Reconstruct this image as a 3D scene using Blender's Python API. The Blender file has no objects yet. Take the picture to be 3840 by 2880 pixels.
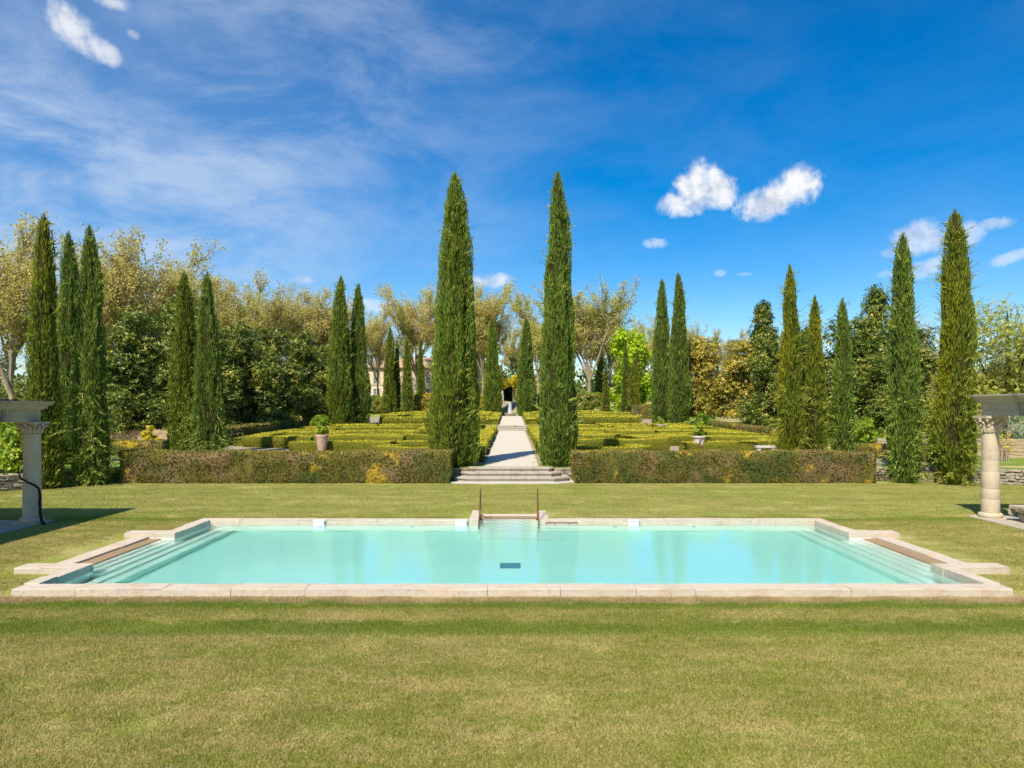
import bpy, bmesh, math, random
import numpy as np
from mathutils import Vector, Matrix, Euler

SC = bpy.context.scene
COL = SC.collection
R = math.radians

# ------------------------------------------------------------------ camera
cam_d = bpy.data.cameras.new('camera')
cam = bpy.data.objects.new('camera', cam_d)
COL.objects.link(cam)
CAM_H = 3.4
cam.location = (0.0, 0.0, CAM_H)
cam.rotation_euler = (R(90), 0, 0)
cam_d.sensor_width = 36.0
cam_d.lens = 740 / 1024 * 36.0
cam_d.shift_y = 24 / 1024
cam_d.clip_start = 0.1
cam_d.clip_end = 20000
SC.camera = cam

# ------------------------------------------------------------------ light
SUN_DIR = Vector((-0.32, -0.75, 1.0)).normalized()          # towards the sun
SUN_EL = math.asin(SUN_DIR.z)
SUN_AZ = math.atan2(SUN_DIR.x, SUN_DIR.y)
sun_d = bpy.data.lights.new('sun', 'SUN')
sun_d.energy = 4.6
sun_d.angle = R(0.55)
sun_d.color = (1.0, 0.93, 0.80)
sun = bpy.data.objects.new('sun', sun_d)
COL.objects.link(sun)
sun.rotation_euler = (-SUN_DIR).to_track_quat('-Z', 'Y').to_euler()

SC.view_settings.view_transform = 'Standard'
SC.view_settings.look = 'None'
SC.view_settings.exposure = 0.55
SC.view_settings.gamma = 1.0
SC.view_settings.use_curve_mapping = False


class N:
    """small node-tree builder"""
    def __init__(self, nt):
        self.nt = nt
        nt.nodes.clear()

    def add(self, typ, ins=None, **props):
        n = self.nt.nodes.new(typ)
        for k, v in props.items():
            setattr(n, k, v)
        for k, v in (ins or {}).items():
            self.set(n, k, v)
        return n

    def set(self, n, k, v):
        s = n.inputs[k]
        if isinstance(v, bpy.types.NodeSocket):
            self.nt.links.new(v, s)
        elif isinstance(v, bpy.types.Node):
            self.nt.links.new(v.outputs[0], s)
        else:
            if hasattr(s, 'default_value'):
                try:
                    s.default_value = v
                except Exception:
                    s.default_value = (*v, 1.0)

    def math(self, op, a, b=None, c=None, clamp=False):
        n = self.nt.nodes.new('ShaderNodeMath')
        n.operation = op
        n.use_clamp = clamp
        self.set(n, 0, a)
        if b is not None:
            self.set(n, 1, b)
        if c is not None:
            self.set(n, 2, c)
        return n.outputs[0]

    def mix(self, fac, a, b, blend='MIX'):
        n = self.nt.nodes.new('ShaderNodeMix')
        n.data_type = 'RGBA'
        n.blend_type = blend
        self.set(n, 0, fac)
        self.set(n, 6, a if not isinstance(a, tuple) or len(a) == 4 else (*a, 1))
        self.set(n, 7, b if not isinstance(b, tuple) or len(b) == 4 else (*b, 1))
        return n.outputs[2]

    def ramp(self, fac, stops, interp='LINEAR'):
        n = self.nt.nodes.new('ShaderNodeValToRGB')
        n.color_ramp.interpolation = interp
        el = n.color_ramp.elements
        while len(el) < len(stops):
            el.new(0.5)
        for e, (p, c) in zip(el, stops):
            e.position = p
            e.color = (*c, 1) if len(c) == 3 else c
        self.set(n, 0, fac)
        return n.outputs[0]

    def smooth(self, x, lo, hi):
        n = self.nt.nodes.new('ShaderNodeMapRange')
        n.interpolation_type = 'SMOOTHSTEP'
        self.set(n, 0, x)
        n.inputs[1].default_value = lo
        n.inputs[2].default_value = hi
        n.inputs[3].default_value = 0
        n.inputs[4].default_value = 1
        return n.outputs[0]

    def noise(self, vec, scale, detail=3, rough=0.5, dist=0.0, out=0):
        n = self.nt.nodes.new('ShaderNodeTexNoise')
        if vec is not None:
            self.set(n, 'Vector', vec)
        n.inputs['Scale'].default_value = scale
        n.inputs['Detail'].default_value = detail
        n.inputs['Roughness'].default_value = rough
        n.inputs['Distortion'].default_value = dist
        return n.outputs[out]

    def scaled(self, vec, s):
        n = self.nt.nodes.new('ShaderNodeMapping')
        self.set(n, 0, vec)
        n.inputs['Scale'].default_value = s
        return n.outputs[0]


# ------------------------------------------------------------------ sky
world = bpy.data.worlds.new('World')
SC.world = world
world.use_nodes = True
w = N(world.node_tree)
sky = w.add('ShaderNodeTexSky')
sky.sky_type = 'NISHITA'
sky.sun_disc = False
sky.sun_elevation = SUN_EL
sky.sun_rotation = SUN_AZ
sky.altitude = 200
sky.air_density = 1.0
sky.dust_density = 0.25
sky.ozone_density = 3.0
SKY_STRENGTH = 0.12
hs = w.add('ShaderNodeHueSaturation', {'Saturation': 1.55, 'Value': 0.85, 'Hue': 0.503, 'Color': sky})
tc = w.add('ShaderNodeTexCoord')
sep = w.add('ShaderNodeSeparateXYZ', {0: tc.outputs['Generated']})
az = w.math('ARCTAN2', sep.outputs[0], sep.outputs[1])
el = w.math('ARCSINE', sep.outputs[2])
ang = w.add('ShaderNodeCombineXYZ', {0: az, 1: el, 2: 0.0}).outputs[0]
# thin high cirrus, thicker towards the west (left)
mp = w.add('ShaderNodeMapping', {0: ang})
mp.inputs['Rotation'].default_value = (0, 0, R(-52))
mp.inputs['Scale'].default_value = (1.0, 2.6, 1.0)
ci1 = w.noise(mp.outputs[0], 4.2, 10, 0.66, 0.35)
ci2 = w.noise(w.scaled(ang, (1.0, 1.5, 1)), 2.2, 4, 0.5, 0.3)
west = w.smooth(az, 0.16, -0.42)
ci = w.math('MULTIPLY', w.smooth(ci1, 0.32, 0.72), w.smooth(ci2, 0.2, 0.6))
ci = w.math('MULTIPLY', ci, w.math('MULTIPLY_ADD', west, 0.86, 0.13), clamp=True)
veil = w.math('MULTIPLY', west, w.math('MULTIPLY_ADD', w.smooth(el, 0.6, 0.1), 0.14, 0.14))
ci = w.math('ADD', ci, veil, clamp=True)
# small cumulus puffs, by direction (azimuth, elevation)
cu_noise = w.noise(ang, 40, 8, 0.68, 0.35)
cu_noise2 = w.noise(ang, 13, 3, 0.5, 0.0)
cn = w.math('MULTIPLY_ADD', w.math('SUBTRACT', cu_noise, 0.5), 2.3, w.math('MULTIPLY', w.math('SUBTRACT', cu_noise2, 0.5), 1.5))
PUFFS = [(1512, 405, 54, 38, 0, 1), (1466, 442, 46, 22, -.1, 1), (1552, 412, 34, 28, 0, .95),
         (1674, 430, 62, 31, .3, 1), (1724, 402, 48, 34, .2, 1), (1636, 456, 36, 14, .2, .8), 
         (160, 60, 55, 30, -.5, .8), (222, 105, 42, 18, -.4, .7), (247, 6, 32, 12, 0, .6), (290, 76, 17, 9, 0, .45),
         (1058, 606, 44, 15, 0, .8), (1415, 525, 24, 10, 0, .7), (1990, 512, 50, 30, 0, .62), (1930, 545, 22, 9, 0, .35),
         (2155, 484, 34, 12, 0, .55), (2090, 505, 34, 20, 0, .45), (2003, 580, 42, 16, .25, .5), (1925, 592, 24, 9, 0, .35),
         (2180, 557, 44, 11, .3, .45), (1555, 590, 12, 7, 0, .35), (1612, 592, 15, 4, 0, .3), (655, 605, 30, 8, 0, .4), (800, 660, 40, 12, 0, .45)]
cum = None
for (px, py, rx, ry, rot, amp) in PUFFS:
    u, v = px * 0.46293 - 512.5, 408 - py * 0.46293
    a0 = math.atan2(u, 740)
    e0 = math.atan2(v, math.hypot(u, 740))
    k = 0.46293 / 740 * math.cos(a0)
    da = w.math('SUBTRACT', az, a0)
    de = w.math('SUBTRACT', el, e0)
    cr, sr = math.cos(rot), math.sin(rot)
    xx = w.math('ADD', w.math('MULTIPLY', da, cr / (rx * k * 1.35)), w.math('MULTIPLY', de, sr / (rx * k * 1.35)))
    yy = w.math('ADD', w.math('MULTIPLY', da, -sr / (ry * k * 1.4)), w.math('MULTIPLY', de, cr / (ry * k * 1.4)))
    d = w.math('ADD', w.math('MULTIPLY', xx, xx), w.math('MULTIPLY', yy, yy))
    m = w.math('SUBTRACT', 1.0, d)
    m = w.math('ADD', m, w.math('MULTIPLY', cn, 1.0))
    m = w.math('MULTIPLY', w.smooth(m, 0.0, 1.1), amp)
    cum = m if cum is None else w.math('MAXIMUM', cum, m)
cu_shade = w.smooth(w.noise(ang, 26, 6, 0.6), 0.34, 0.56)
cu_col = w.mix(cu_shade, (3.4, 3.8, 4.5), (5.6, 5.65, 5.7))
skyc = w.mix(w.math('MULTIPLY', ci, 0.6), hs.outputs[0], (3.9, 4.5, 5.3))
skyc = w.mix(cum, skyc, cu_col)
bg = w.add('ShaderNodeBackground', {0: skyc, 1: SKY_STRENGTH})
w.add('ShaderNodeOutputWorld', {0: bg})

SC.cycles.max_bounces = 10
SC.cycles.transparent_max_bounces = 12
SC.cycles.sample_clamp_indirect = 20.0


# ------------------------------------------------------------------ helpers
def hx(r, g, b):
    """sRGB 0-255 -> linear"""
    def f(c):
        c /= 255.0
        return c / 12.92 if c <= 0.04045 else ((c + 0.055) / 1.055) ** 2.4
    return (f(r), f(g), f(b))


def tag(o, label=None, cat=None, group=None, kind=None):
    if label:
        o['label'] = label
    if cat:
        o['category'] = cat
    if group:
        o['group'] = group
    if kind:
        o['kind'] = kind
    return o


def empty(name, loc=(0, 0, 0), rz=0.0):
    o = bpy.data.objects.new(name, None)
    COL.objects.link(o)
    o.location = loc
    o.rotation_euler = (0, 0, rz)
    o.empty_display_size = 0.2
    return o


def link(name, me, parent=None, loc=None, rz=None):
    o = bpy.data.objects.new(name, me)
    COL.objects.link(o)
    if parent is not None:
        o.parent = parent
    if loc is not None:
        o.location = loc
    if rz is not None:
        o.rotation_euler = (0, 0, rz)
    return o


def mesh(name, verts, faces, mat=None, parent=None, smooth=False, loc=None, rz=None, tint=None):
    me = bpy.data.meshes.new(name)
    me.from_pydata([tuple(v) for v in verts], [], [tuple(f) for f in faces])
    me.update()
    if smooth:
        me.polygons.foreach_set('use_smooth', [True] * len(me.polygons))
    if mat:
        me.materials.append(mat)
    if tint is not None:
        a = me.attributes.new('tint', 'FLOAT', 'POINT')
        a.data.foreach_set('value', np.asarray(tint, dtype=np.float32))
    return link(name, me, parent, loc, rz)


def np_mesh(name, V, F, mats, tint=None, midx=None, smooth=None):
    """V (n,3); F list of arrays (m,k) with k = 3 or 4; one mesh datablock, fast"""
    me = bpy.data.meshes.new(name)
    V = np.asarray(V, dtype=np.float32)
    me.vertices.add(len(V))
    me.vertices.foreach_set('co', V.ravel())
    loops = np.concatenate([f.ravel() for f in F]).astype(np.int32)
    tot = np.concatenate([np.full(len(f), f.shape[1]) for f in F]).astype(np.int32)
    start = np.concatenate([[0], np.cumsum(tot)[:-1]]).astype(np.int32)
    me.loops.add(len(loops))
    me.loops.foreach_set('vertex_index', loops)
    me.polygons.add(len(tot))
    me.polygons.foreach_set('loop_start', start)
    if midx is not None:
        me.polygons.foreach_set('material_index', np.asarray(midx, dtype=np.int32))
    if smooth is not None:
        me.polygons.foreach_set('use_smooth', np.asarray(smooth, dtype=bool))
    for m in (mats if isinstance(mats, (list, tuple)) else [mats]):
        me.materials.append(m)
    if tint is not None:
        a = me.attributes.new('tint', 'FLOAT', 'POINT')
        a.data.foreach_set('value', np.asarray(tint, dtype=np.float32))
    me.update(calc_edges=True)
    me.validate()
    return me


def vnoise(P, seed=0):
    """value noise in 0..1 on an (n,3) array"""
    P = np.asarray(P, dtype=np.float64)
    I = np.floor(P).astype(np.int64)
    F = P - I
    F = F * F * (3 - 2 * F)

    def h(ix, iy, iz):
        n = (ix * 374761393 + iy * 668265263 + iz * 1274126177 + seed * 362437) & 0xffffffff
        n = ((n ^ (n >> 13)) * 1103515245) & 0xffffffff
        n = ((n ^ (n >> 16)) * 2246822519) & 0xffffffff
        return ((n ^ (n >> 15)) & 0xffff) / 65535.0
    out = 0
    for dx in (0, 1):
        for dy in (0, 1):
            for dz in (0, 1):
                wgt = (F[:, 0] if dx else 1 - F[:, 0]) * (F[:, 1] if dy else 1 - F[:, 1]) * (F[:, 2] if dz else 1 - F[:, 2])
                out = out + wgt * h(I[:, 0] + dx, I[:, 1] + dy, I[:, 2] + dz)
    return out


def unit(A):
    return A / np.maximum(np.linalg.norm(A, axis=1, keepdims=True), 1e-9)


def cards(P, D, S, L, Wd, bend=0.0):
    """rhombus leaves: base P, axis D (unit), side S (unit), length L, width Wd -> (4n,3) verts, (n,4) quads"""
    n = len(P)
    L = np.asarray(L).reshape(-1, 1) * np.ones((n, 1))
    Wd = np.asarray(Wd).reshape(-1, 1) * np.ones((n, 1))
    mid = P + D * L * 0.45
    nrm = np.cross(D, S)
    V = np.empty((n, 4, 3))
    V[:, 0] = P
    V[:, 1] = mid + S * Wd * 0.5 + nrm * L * bend
    V[:, 2] = P + D * L
    V[:, 3] = mid - S * Wd * 0.5 + nrm * L * bend
    F = np.arange(4 * n).reshape(n, 4)
    return V.reshape(-1, 3), F


def rand_side(D, rng):
    S = np.cross(D, rng.normal(size=D.shape))
    return unit(S)


def box_me(name, a, b, mat, bevel=0.0, seg=1, jitter=0.0, seed=0):
    bm = bmesh.new()
    bmesh.ops.create_cube(bm, size=1)
    for v in bm.verts:
        v.co = Vector([a[i] + (v.co[i] + .5) * (b[i] - a[i]) for i in range(3)])
    if bevel:
        bmesh.ops.bevel(bm, geom=list(bm.edges), offset=bevel, segments=seg, affect='EDGES', profile=0.6)
    if jitter:
        rr = random.Random(seed)
        for v in bm.verts:
            v.co += Vector((rr.uniform(-1, 1), rr.uniform(-1, 1), rr.uniform(-1, 1))) * jitter
    me = bpy.data.meshes.new(name)
    bm.to_mesh(me)
    bm.free()
    if mat:
        me.materials.append(mat)
    return me


def box(name, a, b, mat, parent=None, bevel=0.0, jitter=0.0, seed=0, seg=1):
    return link(name, box_me(name, a, b, mat, bevel, seg, jitter, seed), parent)


def tube_data(pts, rad, k=6, cap=True):
    """tube along pts; returns verts, faces lists"""
    pts = [Vector(p) for p in pts]
    V, F = [], []
    up = Vector((0.3, 0.2, 1)).normalized()
    for i, p in enumerate(pts):
        d = (pts[min(i + 1, len(pts) - 1)] - pts[max(i - 1, 0)])
        if d.length < 1e-6:
            d = Vector((0, 0, 1))
        d.normalize()
        s = d.cross(up)
        if s.length < 1e-3:
            s = d.cross(Vector((1, 0, 0)))
        s.normalize()
        t = d.cross(s)
        r = rad[i] if isinstance(rad, (list, tuple)) else rad
        for j in range(k):
            a = 2 * math.pi * j / k
            V.append(p + (s * math.cos(a) + t * math.sin(a)) * r)
    for i in range(len(pts) - 1):
        for j in range(k):
            F.append((i * k + j, i * k + (j + 1) % k, (i + 1) * k + (j + 1) % k, (i + 1) * k + j))
    if cap:
        F.append(tuple(range(k)))
        F.append(tuple((len(pts) - 1) * k + j for j in range(k))[::-1])
    return V, F


class Acc:
    def __init__(self):
        self.V, self.F = [], []

    def add(self, V, F):
        o = len(self.V)
        self.V += [tuple(v) for v in V]
        self.F += [tuple(i + o for i in f) for f in F]

    def tube(self, pts, rad, k=6, cap=True):
        self.add(*tube_data(pts, rad, k, cap))

    def box(self, a, b):
        V = [(x, y, z) for x in (a[0], b[0]) for y in (a[1], b[1]) for z in (a[2], b[2])]
        self.add(V, [(0, 1, 3, 2), (4, 6, 7, 5), (0, 4, 5, 1), (2, 3, 7, 6), (0, 2, 6, 4), (1, 5, 7, 3)])

    def lathe(self, prof, k=24, c=(0, 0)):
        o = len(self.V)
        for (r, z) in prof:
            for j in range(k):
                a = 2 * math.pi * j / k
                self.V.append((c[0] + r * math.cos(a), c[1] + r * math.sin(a), z))
        for i in range(len(prof) - 1):
            for j in range(k):
                self.F.append((o + i * k + j, o + i * k + (j + 1) % k, o + (i + 1) * k + (j + 1) % k, o + (i + 1) * k + j))
        self.F.append(tuple(o + j for j in range(k))[::-1])
        self.F.append(tuple(o + (len(prof) - 1) * k + j for j in range(k)))

    def obj(self, name, mat, parent=None, smooth=False, loc=None, rz=None):
        return mesh(name, self.V, self.F, mat, parent, smooth, loc, rz)


# ------------------------------------------------------------------ terrain
def yb(x):
    """front edge of the raised garden terrace"""
    if x > 16.2:
        return max(34.9 - (x - 16.2) * 0.36, 24.0)
    if x < -17.5:
        return max(34.9 - (-17.5 - x) * 1.4, 20.0)
    return 34.9


def ztr(y):
    """height of the garden ground"""
    if y < 75.0:
        return 0.60 + 0.0125 * (max(y, 34.5) - 34.5)
    if y < 76.0:
        return 1.106 + (y - 75.0) * 0.5
    if y < 106:
        return 1.606 + 0.023 * (y - 76)
    if y < 113:
        return 2.296 + (y - 106) / 7 * 2.1
    return 4.396 + min((y - 113) * 0.004, 0.4)


# ------------------------------------------------------------------ materials
def new_mat(name):
    m = bpy.data.materials.new(name)
    m.use_nodes = True
    return m, N(m.node_tree)


def finish(n, color, rough=0.8, spec=0.2, bump=None, bump_d=0.02, bump_s=0.6, trans=0.0, metallic=0.0):
    p = n.add('ShaderNodeBsdfPrincipled', {'Base Color': color, 'Roughness': rough, 'Specular IOR Level': spec, 'Metallic': metallic})
    if bump is not None:
        b = n.add('ShaderNodeBump', {'Height': bump, 'Distance': bump_d, 'Strength': bump_s})
        n.set(p, 'Normal', b)
    sh = p.outputs[0]
    if trans:
        t = n.add('ShaderNodeBsdfTranslucent', {'Color': color})
        sh = n.add('ShaderNodeMixShader', {0: trans, 1: sh, 2: t}).outputs[0]
    n.add('ShaderNodeOutputMaterial', {0: sh})


LEAF = 1.35          # leaf reflectance relative to the swatch values


def leaf_mat(name, stops, trans=0.25, rough=0.6, spec=0.25, patch=None, patch_scale=0.5, zs=1.0):
    """leaf colours picked by each leaf's own tint; patch = (colour, amount): bigger patches of another leaf colour"""
    m, n = new_mat(name)
    at = n.add('ShaderNodeAttribute', attribute_name='tint')
    g = n.add('ShaderNodeNewGeometry')
    stops = [(p, tuple(min(x * LEAF, .8) for x in c)) for p, c in stops]
    col = n.ramp(at.outputs['Fac'], stops)
    for i, (pc, amt, sc, lo, hi) in enumerate(patch or []):
        nz = n.noise(n.scaled(g.outputs['Position'], (1, 1, zs)), sc, 4, 0.6, 0.3)
        f = n.math('MULTIPLY', n.smooth(nz, lo, hi), amt)
        col = n.mix(f, col, tuple(x * LEAF for x in pc))
    finish(n, col, rough, spec, trans=trans)
    return m


def stone_mat(name, a, b, c, sc=3.0, rough=0.85, bump=0.4, stain=None, spec=0.15, gain=0.68):
    a, b, c = (tuple(x * gain for x in q) for q in (a, b, c))
    stain = (tuple(x * gain for x in stain[0]), stain[1]) if stain else None
    m, n = new_mat(name)
    g = n.add('ShaderNodeNewGeometry')
    P = g.outputs['Position']
    oi = n.add('ShaderNodeObjectInfo')
    n1 = n.noise(P, sc, 6, 0.6)
    n2 = n.noise(P, sc * 7, 5, 0.65)
    col = n.mix(n.smooth(n1, 0.3, 0.7), a, b)
    col = n.mix(n.math('MULTIPLY', n.smooth(n2, 0.5, 0.72), 0.55), col, c)
    col = n.mix(n.math('MULTIPLY', oi.outputs['Random'], 0.35), col, b)
    if stain:
        n3 = n.noise(n.scaled(P, (1, 1, 0.35)), sc * 0.8, 5, 0.7, 0.4)
        col = n.mix(n.math('MULTIPLY', n.smooth(n3, 0.5, 0.7), stain[1]), col, stain[0])
    h = n.math('ADD', n2, n.math('MULTIPLY', n.noise(P, sc * 22, 3, 0.6), 0.5))
    finish(n, col, rough, spec, h, 0.02, bump)
    return m


def grass_color(n, P, rnd=None):
    """olive lawn with greener and dry straw patches; world position only"""
    a = n.noise(n.scaled(P, (0.6, 1.0, 1)), 0.35, 5, 0.6, 0.4)
    b = n.noise(n.scaled(P, (0.5, 1.2, 1)), 1.7, 6, 0.68, 0.5)
    c = n.noise(n.scaled(P, (0.8, 1.2, 1)), 8.0, 5, 0.7, 0.3)
    c2 = n.noise(P, 42.0, 3, 0.65)
    y = n.add('ShaderNodeSeparateXYZ', {0: P})
    yw = n.math('ADD', y.outputs[1], n.math('MULTIPLY', n.math('SUBTRACT', b, 0.5), 1.1))
    yw = n.math('ADD', yw, n.math('MULTIPLY', n.math('SUBTRACT', c, 0.5), 0.45))

    def band(y0, hw):
        return n.smooth(n.math('ABSOLUTE', n.math('SUBTRACT', yw, y0)), hw * 1.25, hw * 0.2)
    green = n.mix(n.smooth(c2, 0.3, 0.7), hx(122, 132, 46), hx(164, 164, 78))
    dry = n.mix(n.smooth(c2, 0.3, 0.7), hx(176, 158, 98), hx(216, 196, 138))
    f = n.math('ADD', n.math('MULTIPLY', n.math('SUBTRACT', b, 0.5), 2.3), n.math('MULTIPLY', n.math('SUBTRACT', a, 0.5), 1.9))
    f = n.math('ADD', f, n.math('MULTIPLY', n.math('SUBTRACT', c, 0.5), 1.7))
    f = n.math('ADD', f, n.math('MULTIPLY', n.math('SUBTRACT', c2, 0.5), 1.2))
    gb = n.math('MAXIMUM', band(12.75, 0.30), n.math('MULTIPLY', band(11.45, 0.42), n.smooth(a, 0.25, 0.55)))
    gb = n.math('MAXIMUM', gb, n.math('MULTIPLY', band(22.6, 0.5), 0.7))
    # mown stripes across the lawn beyond the pool
    st = n.math('SINE', n.math('MULTIPLY', yw, 3.6))
    far = n.smooth(y.outputs[1], 22.5, 24.0)
    f = n.math('ADD', f, n.math('MULTIPLY', n.math('MULTIPLY', st, far), 0.14))
    soil = n.math('MULTIPLY', band(13.2, 0.34), n.smooth(y.outputs[1], 13.7, 13.4))
    f = n.math('SUBTRACT', f, n.math('MULTIPLY', gb, 0.6))
    if rnd is not None:
        f = n.math('ADD', f, n.math('MULTIPLY', n.math('SUBTRACT', rnd, 0.5), 1.0))
    col = n.mix(n.smooth(f, -0.45, 0.75), green, dry)
    col = n.mix(n.math('MULTIPLY', gb, 0.45), col, hx(98, 130, 40))
    col = n.mix(n.math('MULTIPLY', far, 0.3), col, hx(176, 180, 104))
    col = n.mix(n.math('MULTIPLY', soil, 0.8), col, hx(176, 152, 116))
    return col, c, c2


M = {}
m, n = new_mat('lawn_ground')
g = n.add('ShaderNodeNewGeometry')
col, c, c2 = grass_color(n, g.outputs['Position'])
finish(n, col, 0.9, 0.1, n.math('ADD', c, c2), 0.04, 1.0)
M['lawn'] = m

m, n = new_mat('grass_blade')
g = n.add('ShaderNodeNewGeometry')
at = n.add('ShaderNodeAttribute', attribute_name='tint')
col, c, c2 = grass_color(n, g.outputs['Position'], at.outputs['Fac'])
finish(n, col, 0.75, 0.12, trans=0.35)
M['blade'] = m

m, n = new_mat('garden_ground')
g = n.add('ShaderNodeNewGeometry')
P = g.outputs['Position']
a = n.noise(P, 0.16, 5, 0.6, 0.3)
b = n.noise(P, 3.0, 5, 0.65)
col = n.mix(n.smooth(b, 0.3, 0.7), hx(92, 118, 40), hx(122, 138, 56))
col = n.mix(n.smooth(a, 0.5, 0.62), col, hx(186, 160, 124))
finish(n, col, 0.9, 0.1, b, 0.05, 0.8)
M['garden'] = m

m, n = new_mat('gravel')
g = n.add('ShaderNodeNewGeometry')
P = g.outputs['Position']
a = n.noise(P, 34, 4, 0.7)
b = n.noise(P, 1.2, 4, 0.6)
col = n.mix(n.smooth(a, 0.3, 0.7), hx(178, 168, 150), hx(214, 206, 190))
col = n.mix(n.math('MULTIPLY', n.smooth(b, 0.45, 0.7), 0.45), col, hx(196, 178, 150))
finish(n, col, 0.9, 0.1, a, 0.02, 0.8)
M['gravel'] = m

m, n = new_mat('hazy_hill')
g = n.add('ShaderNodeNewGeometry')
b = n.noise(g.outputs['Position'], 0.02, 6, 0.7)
finish(n, n.mix(b, hx(62, 84, 104), hx(96, 116, 134)), 1.0, 0.0)  # distance haze put into the hill colour as blue-grey
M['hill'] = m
M['bedgravel'] = stone_mat('bed_gravel', hx(170, 156, 132), hx(188, 172, 146), hx(140, 126, 102), 2.0, 0.95, 0.6)
m, n = new_mat('countryside')
g = n.add('ShaderNodeNewGeometry')
b = n.noise(g.outputs['Position'], 0.03, 6, 0.7)
finish(n, n.mix(b, hx(92, 110, 48), hx(150, 136, 84)), 1.0, 0.0)
M['country'] = m

M['coping'] = stone_mat('coping_limestone', hx(226, 212, 190), hx(234, 216, 192), hx(186, 162, 136), 1.6, 0.8, 0.8, (hx(214, 178, 140), 0.5))
M['step'] = stone_mat('step_limestone', hx(196, 186, 168), hx(212, 200, 180), hx(130, 118, 100), 2.2, 0.85, 0.5, (hx(120, 112, 98), 0.55))
M['column'] = stone_mat('column_limestone', hx(206, 188, 158), hx(220, 202, 172), hx(166, 144, 114), 2.0, 0.85, 0.6, gain=.78)
M['entab'] = stone_mat('entablature_stone', hx(202, 188, 162), hx(220, 206, 180), hx(150, 140, 122), 1.8, 0.9, 0.5, (hx(70, 66, 60), 0.75))
M['drystone'] = stone_mat('dry_stone', hx(176, 162, 140), hx(200, 186, 164), hx(122, 110, 94), 3.5, 0.9, 0.7)
M['wallcore'] = stone_mat('wall_earth', hx(84, 72, 58), hx(110, 94, 74), hx(60, 50, 40), 3, 0.95, 0.6)
M['tanwall'] = stone_mat('tan_masonry', hx(186, 160, 124), hx(206, 182, 146), hx(150, 124, 92), 1.2, 0.95, 0.7)
M['paving'] = stone_mat('paving_stone', hx(190, 176, 156), hx(206, 194, 174), hx(148, 134, 114), 1.5, 0.85, 0.3)
M['plaster'] = stone_mat('pool_plaster', hx(226, 226, 214), hx(232, 230, 220), hx(222, 224, 216), 0.8, 0.8, 0.1, gain=1.18)
M['wetledge'] = stone_mat('wet_stone', hx(176, 146, 110), hx(190, 158, 120), hx(156, 128, 94), 2.5, 0.5, 0.2)
M['facade'] = stone_mat('house_stone', hx(226, 206, 172), hx(236, 218, 188), hx(204, 180, 146), 0.8, 0.9, 0.3, gain=.85)
M['rooftile'] = stone_mat('roof_tile', hx(196, 160, 132), hx(210, 178, 150), hx(160, 128, 106), 1.5, 0.9, 0.5)
M['terracotta'] = stone_mat('terracotta', hx(204, 168, 144), hx(216, 184, 162), hx(180, 132, 106), 5, 0.8, 0.2, (hx(222, 200, 182), 0.6))
M['whitestone'] = stone_mat('white_stone', hx(218, 208, 196), hx(228, 220, 210), hx(186, 172, 156), 3, 0.8, 0.3)


def flat_mat(name, c, rough=0.6, spec=0.3, metallic=0.0, sc=12, var=0.25):
    m, n = new_mat(name)
    g = n.add('ShaderNodeNewGeometry')
    nz = n.noise(g.outputs['Position'], sc, 4, 0.6)
    col = n.mix(n.math('MULTIPLY', nz, var), c, tuple(x * 0.45 for x in c))
    finish(n, col, rough, spec, metallic=metallic)
    return m


M['rust'] = flat_mat('rusted_iron', hx(122, 78, 58), 0.75, 0.3, 0.2, 30, 0.5)
M['whiteplastic'] = flat_mat('white_plastic', (0.78, 0.79, 0.80), 0.35, 0.5, var=0.06)
M['darkgrate'] = flat_mat('drain_grate', hx(0, 120, 150), 0.6, 0.3)
M['bark_dark'] = flat_mat('bark_dark', hx(74, 60, 46), 0.9, 0.1, sc=8, var=0.5)
M['bark_plane'] = flat_mat('bark_plane', hx(168, 154, 128), 0.9, 0.1, sc=2.5, var=0.75)
M['bark_bare'] = flat_mat('bark_bare', hx(176, 156, 140), 0.9, 0.1, sc=4, var=0.3)
M['vine'] = flat_mat('vine_bark', hx(58, 46, 40), 0.95, 0.1, sc=20, var=0.5)
M['glass'] = flat_mat('window_glass', hx(104, 116, 116), 0.08, 0.6, var=0.3)
M['frame'] = flat_mat('window_frame_paint', hx(214, 208, 192), 0.6, 0.3, var=0.1)
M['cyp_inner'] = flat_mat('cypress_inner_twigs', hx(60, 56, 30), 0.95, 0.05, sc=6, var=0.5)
M['box_body'] = flat_mat('box_inner', hx(108, 108, 36), 0.95, 0.05, sc=7, var=0.6)
M['hedge_body'] = leaf_mat('hedge_inner', [(0, hx(74, 70, 34)), (1, hx(106, 98, 46))], 0.05, 0.9, 0.05,
                      [(hx(112, 92, 66), .8, .5, .46, .60), (hx(62, 72, 36), .8, .8, .48, .62), (hx(164, 138, 46), .75, .6, .565, .67)])
M['iron'] = flat_mat('dark_iron', hx(52, 46, 44), 0.6, 0.3, 0.3)
M['dark'] = flat_mat('dark_opening', hx(30, 28, 26), 0.9, 0.1)
M['inner'] = flat_mat('inner_twigs', hx(92, 88, 44), 0.95, 0.05, sc=6, var=0.5)

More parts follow.
